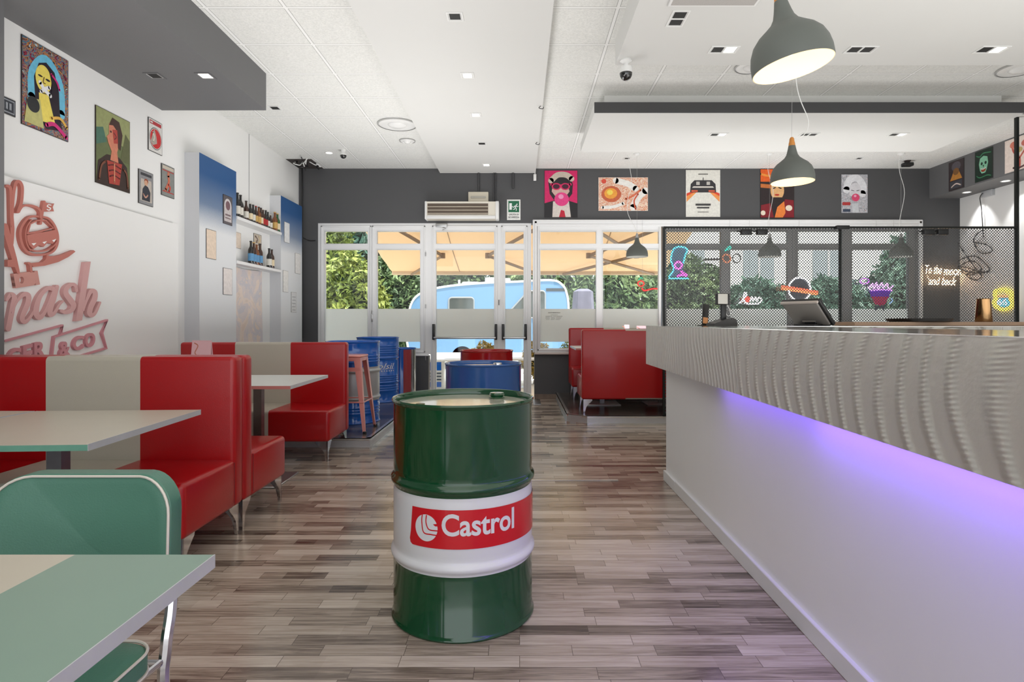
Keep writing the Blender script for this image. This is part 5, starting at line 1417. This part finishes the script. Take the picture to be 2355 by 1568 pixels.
def diffuser(x, y, r, label):
    e = empty('air_diffuser', (x, y, ZC), 0, label, 'vent', 'round ceiling air diffusers')
    MB().lathe([(r*0.93, -0.001), (r, -0.001), (r, -0.012), (r*0.93, -0.016)], seg=40, cap=False).build('rim', M('grey_rim', (170, 170, 168), 0.4), e)
    MB().lathe([(r*0.94, -0.010), (r*0.75, -0.022), (r*0.45, -0.01)], seg=40, cap=False).build('cone', white_p, e)
    MB().lathe([(r*0.48, -0.004), (r*0.46, -0.02), (r*0.3, -0.038), (0, -0.045)], seg=32, cap=False).build('centre_disc', white_p, e)
diffuser(-1.46, 7.13, 0.235, 'large round air diffuser in the tiled ceiling left of the beam')
diffuser(-1.46, 7.77, 0.105, 'small round air diffuser behind the large one')
diffuser(2.14, 5.52, 0.15, 'round air diffuser behind the near dropped panel, left of the pendant')
diffuser(4.66, 5.56, 0.19, 'round air diffuser in the top right corner between the panels')
# cctv cameras
e = empty('dome_camera', (0.872, 4.9, 3.337), 0, 'white and black dome security camera under the corner of the near dropped panel', 'camera')
MB().lathe([(0.0, 0.0), (0.045, 0.0), (0.05, -0.012), (0.02, -0.03), (0.02, -0.05), (0.05, -0.06), (0.054, -0.11)], seg=28).build('housing', white_p, e)
MB().lathe([(0.052, -0.108)]+[(0.052*math.cos(a*PI/16), -0.108-0.062*math.sin(a*PI/16)) for a in range(1, 9)], seg=28, cap=False).build('lens_dome', M('black_gloss', (8, 8, 9), 0.06, coat=1.0), e)
e = empty('dome_camera', (-2.42, 8.2, ZC), 0, 'small dome security camera on the tiled ceiling near the left back corner', 'camera')
MB().lathe([(0, 0), (0.03, 0), (0.03, -0.05), (0.045, -0.06), (0.045, -0.075)], seg=20).build('housing', white_p, e)
MB().lathe([(0.044, -0.075)]+[(0.044*math.cos(a*PI/16), -0.075-0.045*math.sin(a*PI/16)) for a in range(1, 9)], seg=20, cap=False).build('lens_dome', bpy.data.materials['black_gloss'], e)
e = empty('dome_camera', (5.68, 8.75, ZC), 0, 'black camera hanging from the back ceiling above the right bell lamp', 'camera')
MB().rbox(-0.07, 0.07, -0.05, 0.05, -0.085, -0.03, 0.015).build('body', black_p, e)
MB().lathe([(0.05, 0), (0.02, -0.035)], seg=12).build('mount', M('brown_mount', (70, 60, 58), 0.5), e)
# return air grille at the top
e = empty('air_grille', (1.30, 3.92, 3.337), 0, 'perforated metal air grille at the top edge of the near dropped panel', 'vent')
MB().rbox(-0.30, 0.30, -0.13, 0.13, -0.012, 0, 0.004, seg=1).build('frame', white_p, e)
MB().box(-0.28, 0.28, -0.115, 0.11, -0.0135, -0.012).build('perforated_insert', M('perforated_grille', (176, 172, 168), 0.5, var=0.2, vscale=160), e)
# open ceiling tile with loose cables in the left back corner
struct(MB().box(-3.39, -3.02, 8.66, 9.19, ZC-0.004, ZC-0.0005), 'ceiling_void_sheet', M('void_shade', (60, 54, 52), 0.8, var=0.5, vscale=9))  # flat dark sheet painted as the shade inside the open tile
random.seed(9)
mb = MB()
for k in range(7):
    p = [(-3.36+0.05*k+random.uniform(-.02, .02), 8.75+random.uniform(0, .3), ZC-0.006)]
    for j in range(4):
        p.append((p[-1][0]+random.uniform(-.02, .09), p[-1][1]+random.uniform(-.12, .12), ZC-random.uniform(0.01, 0.09)))
    mb.tube(catmull(p, 6), 0.008, 6, k % 2)
o = mb.build('loose_cables', [black_p, white_p], origin=(-3.2, 8.9, ZC-0.05))
tag(o, 'tangle of black and white cables in the open ceiling tile', 'cable', kind='stuff')
# ceiling hooks on the beam
for (x, y) in ((0.225, 6.34), (0.225, 7.62)):
    o = MB().tube(catmull([(0, 0, 0.0), (-0.02, 0, -0.02), (0.02, 0, -0.03), (0.03, 0, -0.01)], 5), 0.004, 6).build('ceiling_hook', black_p, loc=(x, y, 3.48))
    tag(o, 'small hook at the right edge of the ceiling beam, %s one' % ('nearer' if y < 7 else 'farther'), 'hook', 'beam hooks')

# ------------------------------------------------------------------ neon signs
def neon(name, y, strokes, label, group='neon signs', base=None, xr=None):
    """strokes: (colour, strength, radius, [points (px, py)]) on the plane at distance y"""
    S_ = y/F
    allp = [p for s_ in strokes for p in s_[3]]
    ox = (sum(p[0] for p in allp)/len(allp)-VX)*S_; oz = H+(VY-max(p[1] for p in allp))*S_
    e = empty(name, (ox, y, oz), 0, label, 'neon sign', group)
    for (col, st, rr, pts, *o_) in strokes:
        P = [((p[0]-VX)*S_-ox, 0, H+(VY-p[1])*S_-oz) for p in pts]
        cl = bool(o_ and o_[0] == 'closed')
        if st >= 0:
            mt = M('neon_%02x%02x%02x_%g' % (col+(st,)), col, emit=st) if st > 0 else M('unlit_tube_%02x%02x%02x' % col, col, 0.4)
            MB().tube(catmull(P, 6, cl) if len(P) > 2 else P, rr, 8, closed=cl).build('neon_tube', mt, e)
        else:
            MB().prism([(p[0], p[2]) for p in P], lambda u, v, s: (u, 0.012+0.006*s, v)).build('backing', M('backing_%02x%02x%02x' % col, col, 0.4), e)
    MB().tube([(0, 0.018, 0.05), (0, 0.018, 2.745-oz)], 0.0015, 5).build('hanging_wire', brushed, e)
    return e
YN = 9.135
neon('neon_sign', YN, [((90, 120, 140), -1, 0, [(1540, 636), (1550, 618), (1544, 600), (1546, 575), (1562, 568), (1580, 572), (1574, 600), (1572, 618), (1584, 636)]),
    ((80, 210, 240), 2.5, 0.012, [(1538, 638), (1549, 618), (1543, 598), (1548, 575), (1562, 567), (1580, 573), (1575, 590), (1572, 605)]), ((80, 210, 240), 2.5, 0.012, [(1538, 640), (1584, 640)]),
    ((255, 90, 210), 3, 0.014, ell(1560, 610, 8, 8, 12), 'closed'), ((240, 80, 200), 2.2, 0.016, [(1566, 622), (1572, 628), (1580, 634), (1566, 632), (1558, 636)])],
     'blue and pink neon sign of a bubble blowing head behind the screen, leftmost one')
neon('neon_sign', YN, [((60, 190, 170), 1.2, 0.012, [(1666, 577), (1676, 567), (1680, 570), (1670, 576)]), ((60, 56, 52), 0, 0.016, [(1618, 597), (1660, 596)]), ((190, 120, 90), 0.6, 0.014, ell(1671, 594, 9, 9, 12), 'closed'), ((80, 80, 78), 0, 0.009, ell(1694, 594, 9, 10, 14), 'closed')],
     'dim green and brown neon sign at the window mullion behind the screen')
neon('neon_sign', YN, [((250, 250, 255), 3, 0.013, [(1700, 698), (1708, 690), (1712, 674), (1717, 676), (1713, 696), (1745, 698)]), ((255, 60, 50), 3, 0.02, ell(1718, 688, 4, 4, 10), 'closed'), ((255, 250, 250), 2.5, 0.012, [(1725, 693), (1729, 683), (1733, 692), (1737, 683), (1741, 692), (1746, 684), (1752, 690), (1747, 697)])],
     'white script neon sign with a red heart low behind the screen')
neon('neon_sign', YN, [((60, 66, 74), -1, 0, ell(1839, 665, 24, 26, 24)), ((250, 252, 255), 3, 0.014, ell(1839, 665, 25, 27, 24), 'closed'), ((255, 90, 60), 2.2, 0.022, [(1798, 659), (1838, 665), (1880, 672)]), ((255, 120, 70), 2.0, 0.022, [(1798, 663), (1838, 669), (1880, 676)])],
     'white neon ring with an orange red bar across it behind the screen')
neon('neon_sign', YN, [((110, 40, 190), -1, 0, [(2001, 668), (2050, 668), (2046, 682), (2004, 682)]), ((190, 40, 90), -1, 0, [(2005, 682), (2046, 682), (2036, 700), (2026, 703), (2014, 699)]), ((70, 76, 90), -1, 0, [(2012, 703), (2036, 703), (2034, 716), (2029, 708), (2020, 708), (2015, 716)]),
    ((230, 160, 255), 2.2, 0.012, [(1998, 664), (2006, 652), (2010, 664), (2016, 650), (2020, 664), (2028, 650), (2032, 662), (2040, 652), (2044, 664), (2054, 656)]), ((200, 110, 250), 1.6, 0.01, ell(1988, 646, 10, 6, 12), 'closed'), ((200, 130, 255), 1.8, 0.01, [(2004, 668), (2030, 666), (2052, 668)]), ((150, 190, 230), 0.6, 0.01, [(2050, 684), (2052, 692), (2046, 698)])],
     'purple and crimson neon sign of a dripping goblet behind the right part of the screen')
neon('neon_sign', YN, [((60, 200, 110), 1.2, 0.016, [(2052, 590), (2062, 580), (2072, 586), (2078, 576)]), ((50, 56, 52), 0, 0.006, [(2070, 590), (2040, 618), (2025, 636)])],
     'green neon scrap with a thin black lead below the right bell lamp')
# script sign on the dark wall: 'To the moon and back'
yy = YB-0.05
e = empty('neon_sign', (bx(2162), yy, bz(656)), 0, 'warm white script neon sign in two lines on the dark back wall', 'neon sign', 'neon signs')
warm = M('neon_warm_white', (255, 226, 190), emit=3.6)
for s_, a, b_, c_, d_ in (('To the', 2122, 2160, 630, 610), ('moon', 2164, 2204, 632, 618), ('and back', 2129, 2193, 655, 637)):
    mb = MB()
    fn = lambda u, v: (u-bx(2162), 0, v-bz(656)-0.02*((u-bx(2120))/0.6)*0)
    vs, fs, bb = text_geo(s_, 0.012, 0.25)
    P = lambda x, y, d: (bx(a)+(x-bb[0])/(bb[1]-bb[0])*(bx(b_)-bx(a))-bx(2162), d, bz(c_)+(y-bb[2])/(bb[3]-bb[2])*(bz(d_)-bz(c_))-bz(656)-(0.03*((bx(a)+(x-bb[0])/(bb[1]-bb[0])*(bx(b_)-bx(a)))-bx(2120))))
    mb.add([P(v[0], v[1], -0.012) for v in vs], fs, 0)
    mb.add([P(v[0], v[1], -0.004) for v in vs], fs, 0)
    mb.build('neon_lettering', warm, e)
MB().tube([(bx(2127)-bx(2162), 0, bz(634)-bz(656)), (bx(2131)-bx(2162), 0, bz(642)-bz(656))], 0.006, 6).build('neon_connector', warm, e)
MB().tube([(bx(2190)-bx(2162), 0, bz(636)-bz(656)), (bx(2187)-bx(2162), 0, bz(642)-bz(656))], 0.006, 6).build('neon_connector', warm, e)
lamp('AREA', 'neon_glow', (bx(2162), YB-0.1, bz(634)), 2.2, (1, 0.62, 0.3), (PI/2, 0, 0), shape='RECTANGLE', size=0.5, size_y=0.2)
# route shield on the right wall, wire flower on the right wall: mapped on x = 6.78
def RWp(px, py, d=0.02): 
    Y = 6.78*F/(px-VX)
    return (6.78-d, Y, H+(VY-py)*Y/F)
e = empty('neon_sign', RWp(2310, 712, 0), 0, 'yellow and blue shield shaped neon sign on the white right wall', 'neon sign', 'neon signs')
o0 = Vector(e.location)
def rt(pts, r, mt, nm, cl=True, d=0.03):
    P = [Vector(RWp(p[0], p[1], d))-o0 for p in pts]
    MB().tube(catmull(P, 5, cl), r, 8, closed=cl).build(nm, mt, e)
sh = [(2296, 668), (2310, 665), (2325, 668), (2331, 676), (2329, 686), (2333, 697), (2326, 707), (2311, 712), (2297, 707), (2290, 697), (2294, 686), (2292, 675)]
rt(sh, 0.022, M('neon_yellow', (255, 226, 90), emit=2.0), 'neon_tube')
rt([(2300, 676), (2305, 671), (2316, 671), (2322, 676)], 0.012, M('neon_pale_yellow', (250, 224, 120), emit=1.3), 'neon_tube', False)
rt([(2299, 681), (2322, 681)], 0.012, M('neon_salmon', (255, 170, 120), emit=1.5), 'neon_tube', False)
pl = [(2298, 685), (2324, 685), (2327, 696), (2321, 704), (2311, 707), (2301, 704), (2295, 696)]
mb = MB(); mb.add([Vector(RWp(p[0], p[1], 0.012))-o0 for p in pl], [list(range(7))]); mb.build('shield_panel', M('light_blue_panel', (110, 190, 226), 0.4, emit=0.5), e)
vs, fs, bb = text_geo('66', 0.02)
mb = MB(); mb.add([Vector(RWp(2299+(v[0]-bb[0])/(bb[1]-bb[0])*24, 702-(v[1]-bb[2])/(bb[3]-bb[2])*15, 0.04))-o0 for v in vs], fs)
mb.build('number_lettering', M('neon_ice', (205, 245, 255), emit=2.2), e)
e = empty('neon_sign', RWp(2240, 640, 0), 0, 'unlit wire outline neon flower on the white right wall seen through the screen', 'neon sign', 'neon signs')
o0 = Vector(e.location)
dkw = M('unlit_black_tube', (44, 44, 46), 0.4)
rt([(2266, 528), (2250, 540), (2244, 556), (2258, 580), (2276, 582), (2287, 575), (2272, 562), (2246, 558)], 0.008, dkw, 'wire_leaf', False)
rt([(2184, 520), (2215, 570), (2250, 620)], 0.008, dkw, 'wire_stem', False)
rt([(2205, 605), (2225, 592), (2250, 590), (2270, 605), (2280, 622), (2250, 628), (2215, 620)], 0.008, dkw, 'wire_petal')
rt([(2210, 614), (2240, 600), (2262, 618), (2240, 632), (2220, 628)], 0.008, dkw, 'wire_petal')
rt([(2228, 632), (2246, 622), (2262, 634), (2250, 644), (2236, 640)], 0.008, dkw, 'wire_petal')
rt([(2206, 612), (2230, 616), (2256, 624), (2280, 626)], 0.007, dkw, 'wire_petal', False)
e = empty('wall_socket', (6.78, 6.78*F/(2276-VX), H+(VY-447)*6.78/(2276-VX)), 0, 'grey socket box with a hanging cord under the bulkhead', 'socket')
MB().rbox(-0.05, 0, -0.1, 0.1, -0.03, 0.06, 0.006).build('box', M('grey_box', (186, 188, 190), 0.4), e)
MB().tube(catmull([(-0.06, 0.05, 0.03), (-0.07, 0.09, -0.03), (-0.04, 0.10, -0.2), (-0.03, 0.08, -0.6)], 6), 0.006, 6).build('cord', black_p, e)

# small neon seen in the window glass (hung on the glass)
neon('neon_sign', YN, [((200, 40, 40), 1.0, 0.010, ell(1474, 652, 7, 6, 10), 'closed'), ((200, 40, 40), 1.0, 0.012, [(1476, 662), (1482, 668), (1500, 664), (1512, 664)]), ((40, 150, 110), 0.8, 0.008, [(1468, 644), (1474, 638), (1478, 641)])],
     'small red and green neon sign hung on the window left of the screen')
# ------------------------------------------------------------------ outdoors
def ow(px, y): return (px-VX)*y/F
struct(MB().box(-30, 30, 9.4, 60, -0.14, -0.1), 'ground', M('sunlit_paving', (228, 224, 214), 0.8, var=0.06, vscale=1.2))
def leaf_mat(name, c1, c2, c3):
    m, nt, b, N, L = node_mat(name)
    tc = N('ShaderNodeTexCoord')
    n = N('ShaderNodeTexNoise'); n.inputs['Scale'].default_value = 1.3; n.inputs['Detail'].default_value = 3
    L(tc.outputs['Object'], n.inputs['Vector'])
    n2 = N('ShaderNodeTexNoise'); n2.inputs['Scale'].default_value = 14; n2.inputs['Detail'].default_value = 2
    L(tc.outputs['Object'], n2.inputs['Vector'])
    t = mathn(nt, 'ADD', mathn(nt, 'MULTIPLY', n.outputs['Fac'], 0.6), mathn(nt, 'MULTIPLY', n2.outputs['Fac'], 0.4))
    cr = N('ShaderNodeValToRGB'); e = cr.color_ramp.elements
    e[0].position = 0.36; e[0].color = lin(c1); e[1].position = 0.60; e[1].color = lin(c3)
    k = e.new(0.5); k.color = lin(c2)
    L(t, cr.inputs['Fac']); L(cr.outputs['Color'], b.inputs['Base Color'])
    b.inputs['Roughness'].default_value = 0.55
    return m
lm = [leaf_mat('bamboo_leaves', (58, 76, 34), (118, 134, 56), (166, 174, 92)), leaf_mat('dark_leaves', (48, 70, 44), (88, 112, 70), (136, 156, 104)), leaf_mat('teal_leaves', (40, 70, 56), (76, 112, 94), (134, 164, 144)), leaf_mat('autumn_leaves', (96, 80, 40), (176, 150, 60), (214, 190, 90))]
bark = M('bark', (92, 74, 58), 0.8)
rng = np.random.default_rng(5)
def leafy(name, cx, cy, z0, z1, rx, ry, n, size, k, label, group, long=2.0, cat='tree'):
    e = empty(name, (cx, cy, -0.1), 0, label, cat, group)
    # leaves concentrated towards the outside of a lumpy ellipsoid
    u = rng.normal(size=(n, 3)); u /= np.linalg.norm(u, axis=1)[:, None]
    r = rng.uniform(0.62, 1.0, n)**0.5
    lump = 1+0.14*np.sin(u[:, 0]*7+cx)*np.sin(u[:, 2]*6+cy)
    c = u*(r*lump)[:, None]*np.array([rx, ry, (z1-z0)/2])+np.array([0, 0, (z0+z1)/2+0.1])
    c = c[c[:, 2] > 0.12]
    n = len(c)
    d = rng.normal(size=(n, 3)); d[:, 2] -= 0.5; d /= np.linalg.norm(d, axis=1)[:, None]
    p = np.cross(d, rng.normal(size=(n, 3))); p /= np.linalg.norm(p, axis=1)[:, None]
    s = size*rng.uniform(0.6, 1.3, n)[:, None]
    v = np.stack([c-p*s*0.3, c+d*s*long*0.5-p*s*0.12, c+d*s*long, c+d*s*long*0.5+p*s*0.5, c+p*s*0.3], axis=1).reshape(-1, 3)
    me = bpy.data.meshes.new('foliage')
    f = np.arange(n*5).reshape(n, 5)
    me.from_pydata(v.tolist(), [], f.tolist())
    me.materials.append(lm[k])
    o = bpy.data.objects.new('foliage', me); COL.objects.link(o); o.parent = e
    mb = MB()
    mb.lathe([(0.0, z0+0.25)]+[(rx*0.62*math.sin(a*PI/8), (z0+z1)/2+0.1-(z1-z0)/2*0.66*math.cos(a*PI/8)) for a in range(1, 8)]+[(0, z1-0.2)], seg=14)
    o2 = mb.build('dark_core', M('dark_inner_foliage', (34, 46, 28), 0.9), e)  # solid dark core inside the leaf shell
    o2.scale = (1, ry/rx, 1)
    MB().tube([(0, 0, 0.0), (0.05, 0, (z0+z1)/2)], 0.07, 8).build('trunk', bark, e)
    return e
TG2 = 'trees and hedges beyond the terrace'
for i, (cx, cy, z0, z1, rx, ry, n, sz, k, lab) in enumerate([
    (-5.75, 16.0, 0.1, 4.6, 1.3, 1.2, 7000, 0.11, 0, 'yellow green bamboo like bush outside the leftmost window pane'),
    (-4.0, 14.4, 0.0, 2.9, 0.75, 0.75, 4000, 0.10, 0, 'pale yellow green bush low in the left window'),
    (-4.05, 19.7, 0.0, 3.6, 0.8, 0.8, 4500, 0.10, 1, 'dark green bush left of the blue caravan'),
    (-9.2, 20.0, 0.5, 6.4, 1.9, 1.6, 5000, 0.15, 2, 'tall bluish green tree at the far left'),
    (-5.6, 21.0, 0.5, 6.8, 1.7, 1.5, 5500, 0.15, 2, 'tall bluish green tree behind the bamboo bush'),
    (-2.3, 21.8, 0.2, 4.2, 1.65, 1.3, 5500, 0.13, 1, 'dark tree behind the left end of the caravan'),
    (1.0, 22.0, 0.2, 4.0, 1.65, 1.3, 5500, 0.13, 1, 'dark tree above the middle of the caravan roof'),
    (3.0, 19.0, 0.0, 3.5, 1.2, 1.2, 5000, 0.12, 1, 'dark tree right of the caravan'),
    (5.4, 19.5, 0.0, 3.4, 1.25, 1.2, 5000, 0.12, 1, 'olive green tree behind the right window pane'),
    (7.9, 20.0, 0.0, 2.6, 1.3, 1.2, 4500, 0.13, 2, 'low grey green tree behind the left part of the screen'),
    (10.5, 20.0, 0.0, 2.7, 1.3, 1.2, 4500, 0.13, 2, 'low grey green tree behind the middle of the screen'),
    (13.0, 19.6, 0.0, 4.2, 1.2, 1.2, 4500, 0.13, 2, 'taller green tree behind the right part of the screen')]):
    leafy('tree', cx, cy, z0, z1, rx*1.12, ry, n, sz, k, lab, TG2)
for (cx, cy, rx, k, lab) in ((-0.7, 12.4, 0.42, 3, 'yellow flowering bush low outside the glass door, left one'), (0.35, 12.4, 0.30, 3, 'yellow flowering bush low outside the glass door, right one'), (1.15, 12.2, 0.45, 0, 'low yellow green bush under the right window film'), (2.35, 12.2, 0.5, 0, 'low yellow green bush behind the red booths')):
    leafy('shrub', cx, cy, 0.0, 0.78, rx, 0.3, 2600, 0.035, k, lab, 'low shrubs outside', 1.6, 'shrub')
# planter behind the drum
# caravan
cv = empty('caravan', (-0.45, 17.2, -0.1), 0, 'light blue caravan with white roof hatches parked outside the glass door', 'caravan')
cblue = M('pale_blue_coachwork', (112, 154, 194), 0.4)
pr = [(-2.55, 0.45), (-2.62, 1.0), (-2.5, 1.75), (-2.2, 2.08), (-1.6, 2.24), (-0.6, 2.34), (0.4, 2.38), (1.3, 2.42), (1.6, 2.30), (1.73, 2.05), (1.78, 1.6), (1.78, 0.45)]
pp = [(p.x, p.y) for p in catmull([(a, b_, 0) for a, b_ in pr], 5)]
MB().prism(pp, lambda u, v, s: (u, -1.0+2.0*s, v), 0, True).build('body', cblue, cv)
MB().tube([(p[0], -1.0, p[1]) for p in pp], 0.03, 8).build('white_trim', white_p, cv)
MB().box(-2.5, 1.75, -1.003, 1.0, 0.25, 0.46).build('skirt', M('white_coachwork', (226, 228, 230), 0.4), cv)
dg = M('caravan_window_glass', (60, 66, 60), 0.06, spec=0.8, coat=1)
def cwin(x0, x1, z0, z1, sl=0.0):
    q = []
    r_ = 0.09
    for (cx, cz, a0) in ((x1-r_, z1-r_, 0), (x0+r_+sl, z1-r_, PI/2), (x0+r_, z0+r_, PI), (x1-r_, z0+r_, 1.5*PI)):
        for k in range(7):
            a = a0+PI/2*k/6
            q.append((cx+r_*math.cos(a), cz+r_*math.sin(a)))
    w_ = MB().prism(q, lambda u, v, s: (u, -1.004-0.01*s, v)).build('window', dg, cv)
    MB().tube([(p[0], -1.014, p[1]) for p in q], 0.022, 6, closed=True).build('window_rim', M('grey_rubber', (150, 156, 160), 0.4), w_)
cwin(ow(1032, 16.2)+0.45, ow(1090, 16.2)+0.45, 1.15, 1.95)
cwin(ow(1165, 16.2)+0.45, ow(1254, 16.2)+0.45, 1.4, 2.13, 0.5)
MB().box(ow(1256, 16.2)+0.45, 1.72, -1.01, -1.0, 2.12, 2.2).build('awning_rail', M('dark_rail', (70, 78, 84), 0.5), cv)
for (a, b_, z, h) in ((1062, 1100, 2.3, 0.1), (1115, 1150, 2.36, 0.16), (1140, 1174, 2.4, 0.1)):
    MB().rbox(ow(a, 16.5)+0.45, ow(b_, 16.5)+0.45, -0.7, 0.1, z, z+h, 0.04).build('roof_hatch', white_p, cv)
for x in (-1.1, -0.4):
    MB().lathe([(0, -0.1), (0.3, -0.1), (0.33, -0.06), (0.33, 0.06), (0.3, 0.1), (0, 0.1)], (x, -0.9, 0.33), 28, axis='y').build('wheel', black_p, cv)
MB().tube([(0, 0, 0), (0, 0, 2.62)], 0.04, 8).build('pole', white_p) and None
pole = bpy.data.objects['pole']; pole.location = (ow(1056, 18.9), 18.9, -0.1); tag(pole, 'white pole sticking up behind the caravan roof', 'pole')
# retractable awnings
def awning(x0, x1, mat, armm, label, arms, y0=9.55, y1=12.5, z0=2.99, z1=2.24, back=None):
    e = empty('awning', ((x0+x1)/2, y0, 0), 0, label, 'awning', 'terrace awnings')
    ox = (x0+x1)/2
    mb = MB()
    n = 24
    P = []
    for j in range(13):
        t = j/12
        for i in range(n+1):
            P.append((x0+(x1-x0)*i/n-ox, (y1-y0)*t, z0+(z1-z0)*t-0.05*math.sin(PI*t)+0.008*math.sin(j*2.1)))
    fs = [(j*(n+1)+i, j*(n+1)+i+1, (j+1)*(n+1)+i+1, (j+1)*(n+1)+i) for j in range(12) for i in range(n)]
    mb.add(P, fs, 0, True)
    mb.add([(p[0], p[1], p[2]+0.006) for p in P], fs, 0, True)
    mb.build('canopy', mat, e)
    MB().rbox(x0-ox, x1-ox, y1-y0-0.03, y1-y0+0.05, z1-0.07, z1+0.03, 0.02).build('front_bar', M('beige_bar', (206, 180, 146), 0.4), e)
    MB().rbox(x0-ox, x1-ox, -0.149, 0.03, z0-0.16, z0+0.08, 0.03).build('wall_cassette', M('beige_bar', (206, 180, 146), 0.4), e)
    nseam = int((x1-x0)/1.15)
    for k in range(1, nseam):
        x = x0+(x1-x0)*k/nseam-ox
        MB().tube([(x, (y1-y0)*t/8, z0+(z1-z0)*t/8-0.05*math.sin(PI*t/8)-0.006) for t in range(9)], 0.008, 5).build('seam', M('seam_brown', (150, 120, 86), 0.6), e)
    for (xa, xb, xc) in arms:      # wall bracket, elbow, front
        a, b_, c = Vector((xa-ox, 0.05, z0-0.12)), Vector((xb-ox, 1.7, (z0+z1)/2-0.18)), Vector((xc-ox, y1-y0-0.05, z1-0.06))
        MB().tube([a, b_], 0.035, 4).build('arm', armm, e)
        MB().tube([b_, c], 0.03, 4).build('forearm', armm, e)
        MB().lathe([(0, -0.05), (0.05, -0.05), (0.05, 0.05), (0, 0.05)], tuple(b_), 12).build('elbow', armm, e)
    return e
def awn_mat(name, c):
    m, nt, b, N, L = node_mat(name)
    b.inputs['Base Color'].default_value = lin(c); b.inputs['Roughness'].default_value = 0.8
    tr = N('ShaderNodeBsdfTranslucent'); tr.inputs[0].default_value = lin(c)
    mx = N('ShaderNodeMixShader'); mx.inputs[0].default_value = 0.5
    L(b.outputs[0], mx.inputs[1]); L(tr.outputs[0], mx.inputs[2]); L(mx.outputs[0], nt.nodes['Material Output'].inputs[0])
    return m
arm_m = M('bronze_awning_arm', (134, 110, 88), 0.5)
awning(-2.67, 3.0, awn_mat('beige_canvas', (226, 204, 174)), arm_m, 'beige canvas awning stretched outside the door and left windows', [(-2.3, -1.45, -2.25), (0.6, -0.6, 0.4), (0.9, 2.2, 0.9), (2.7, 1.3, 2.8)])
bl = empty('added_building', (17, 31, -0.1), 0, 'pale building added across the street to dim the sky behind the perforated screen', 'building')  # building added so the sky behind the screen is less bright
MB().box(-10.5, 14, 0, 5, 0, 9.5).build('wall', M('pale_render', (216, 216, 212), 0.8, var=0.06, vscale=0.7), bl)
for k in range(6):
    wn_ = MB().rbox(-9+k*3.6, -7.4+k*3.6, -0.05, 0.02, 3.2, 5.0, 0.02, seg=1).build('window', M('grey_window', (150, 158, 162), 0.3), bl)
    MB().box(-8.25+k*3.6, -8.15+k*3.6, -0.08, -0.05, 3.2, 5.0).build('mullion', M('pale_render', (196, 196, 192)), wn_)
# furniture outside the door
cr8 = empty('storage_crate', (-1.68, 11.6, -0.1), 0, 'blue and white slatted crate outside the glass door', 'crate')
MB().rbox(-0.14, 0.22, -0.15, 0.15, 0, 0.56, 0.015).build('box', white_p, cr8)
MB().rbox(-0.10, 0.18, -0.16, -0.148, 0.36, 0.52, 0.004, seg=1).build('blue_panel', blue, cr8)
MB().rbox(-0.10, 0.18, -0.16, -0.148, 0.04, 0.14, 0.004, seg=1).build('blue_panel', blue, cr8)
for k in range(3):
    MB().box(-0.10, 0.18, -0.16, -0.148, 0.17+k*0.06, 0.20+k*0.06).build('slat', M('dark_slat', (70, 80, 90), 0.5), cr8)
for (x, y, lab) in ((-1.1, 11.4, 'white outdoor table left of the centre outside the door'), (0.0, 11.7, 'white outdoor table right outside the door')):
    e = empty('outdoor_table', (x, y, -0.1), 0, lab, 'table', 'white outdoor tables')
    MB().rbox(-0.35, 0.35, -0.3, 0.3, 0.55, 0.58, 0.01).build('tabletop', white_p, e)
    MB().tube([(0, 0, 0), (0, 0, 0.56)], 0.03, 10).build('column', white_p, e)
    MB().rbox(-0.2, 0.2, -0.2, 0.2, 0, 0.015, 0.004).build('base_plate', white_p, e)
# purple flower stand and grey cloth covered post right of the caravan
e = empty('covered_stand', (ow(1342, 14), 14, -0.1), 0, 'grey draped stand outside the right window beside the caravan', 'stand')
pts = []
mb = MB()
n = 20
rings = []
for (z, r_) in ((0.0, 0.36), (0.6, 0.30), (1.2, 0.27), (1.7, 0.24), (2.0, 0.22), (2.06, 0.12)):
    rings.append([(r_*(1+0.12*math.sin(5*2*PI*k/n))*math.cos(2*PI*k/n), r_*(1+0.12*math.sin(5*2*PI*k/n))*math.sin(2*PI*k/n), z) for k in range(n)])
mb.add([v for r_ in rings for v in r_], [(i*n+k, i*n+(k+1) % n, (i+1)*n+(k+1) % n, (i+1)*n+k) for i in range(5) for k in range(n)]+[[5*n+k for k in range(n)]], 0, True)
mb.build('drape', M('grey_violet_cloth', (120, 118, 136), 0.7, var=0.25, vscale=9), e)
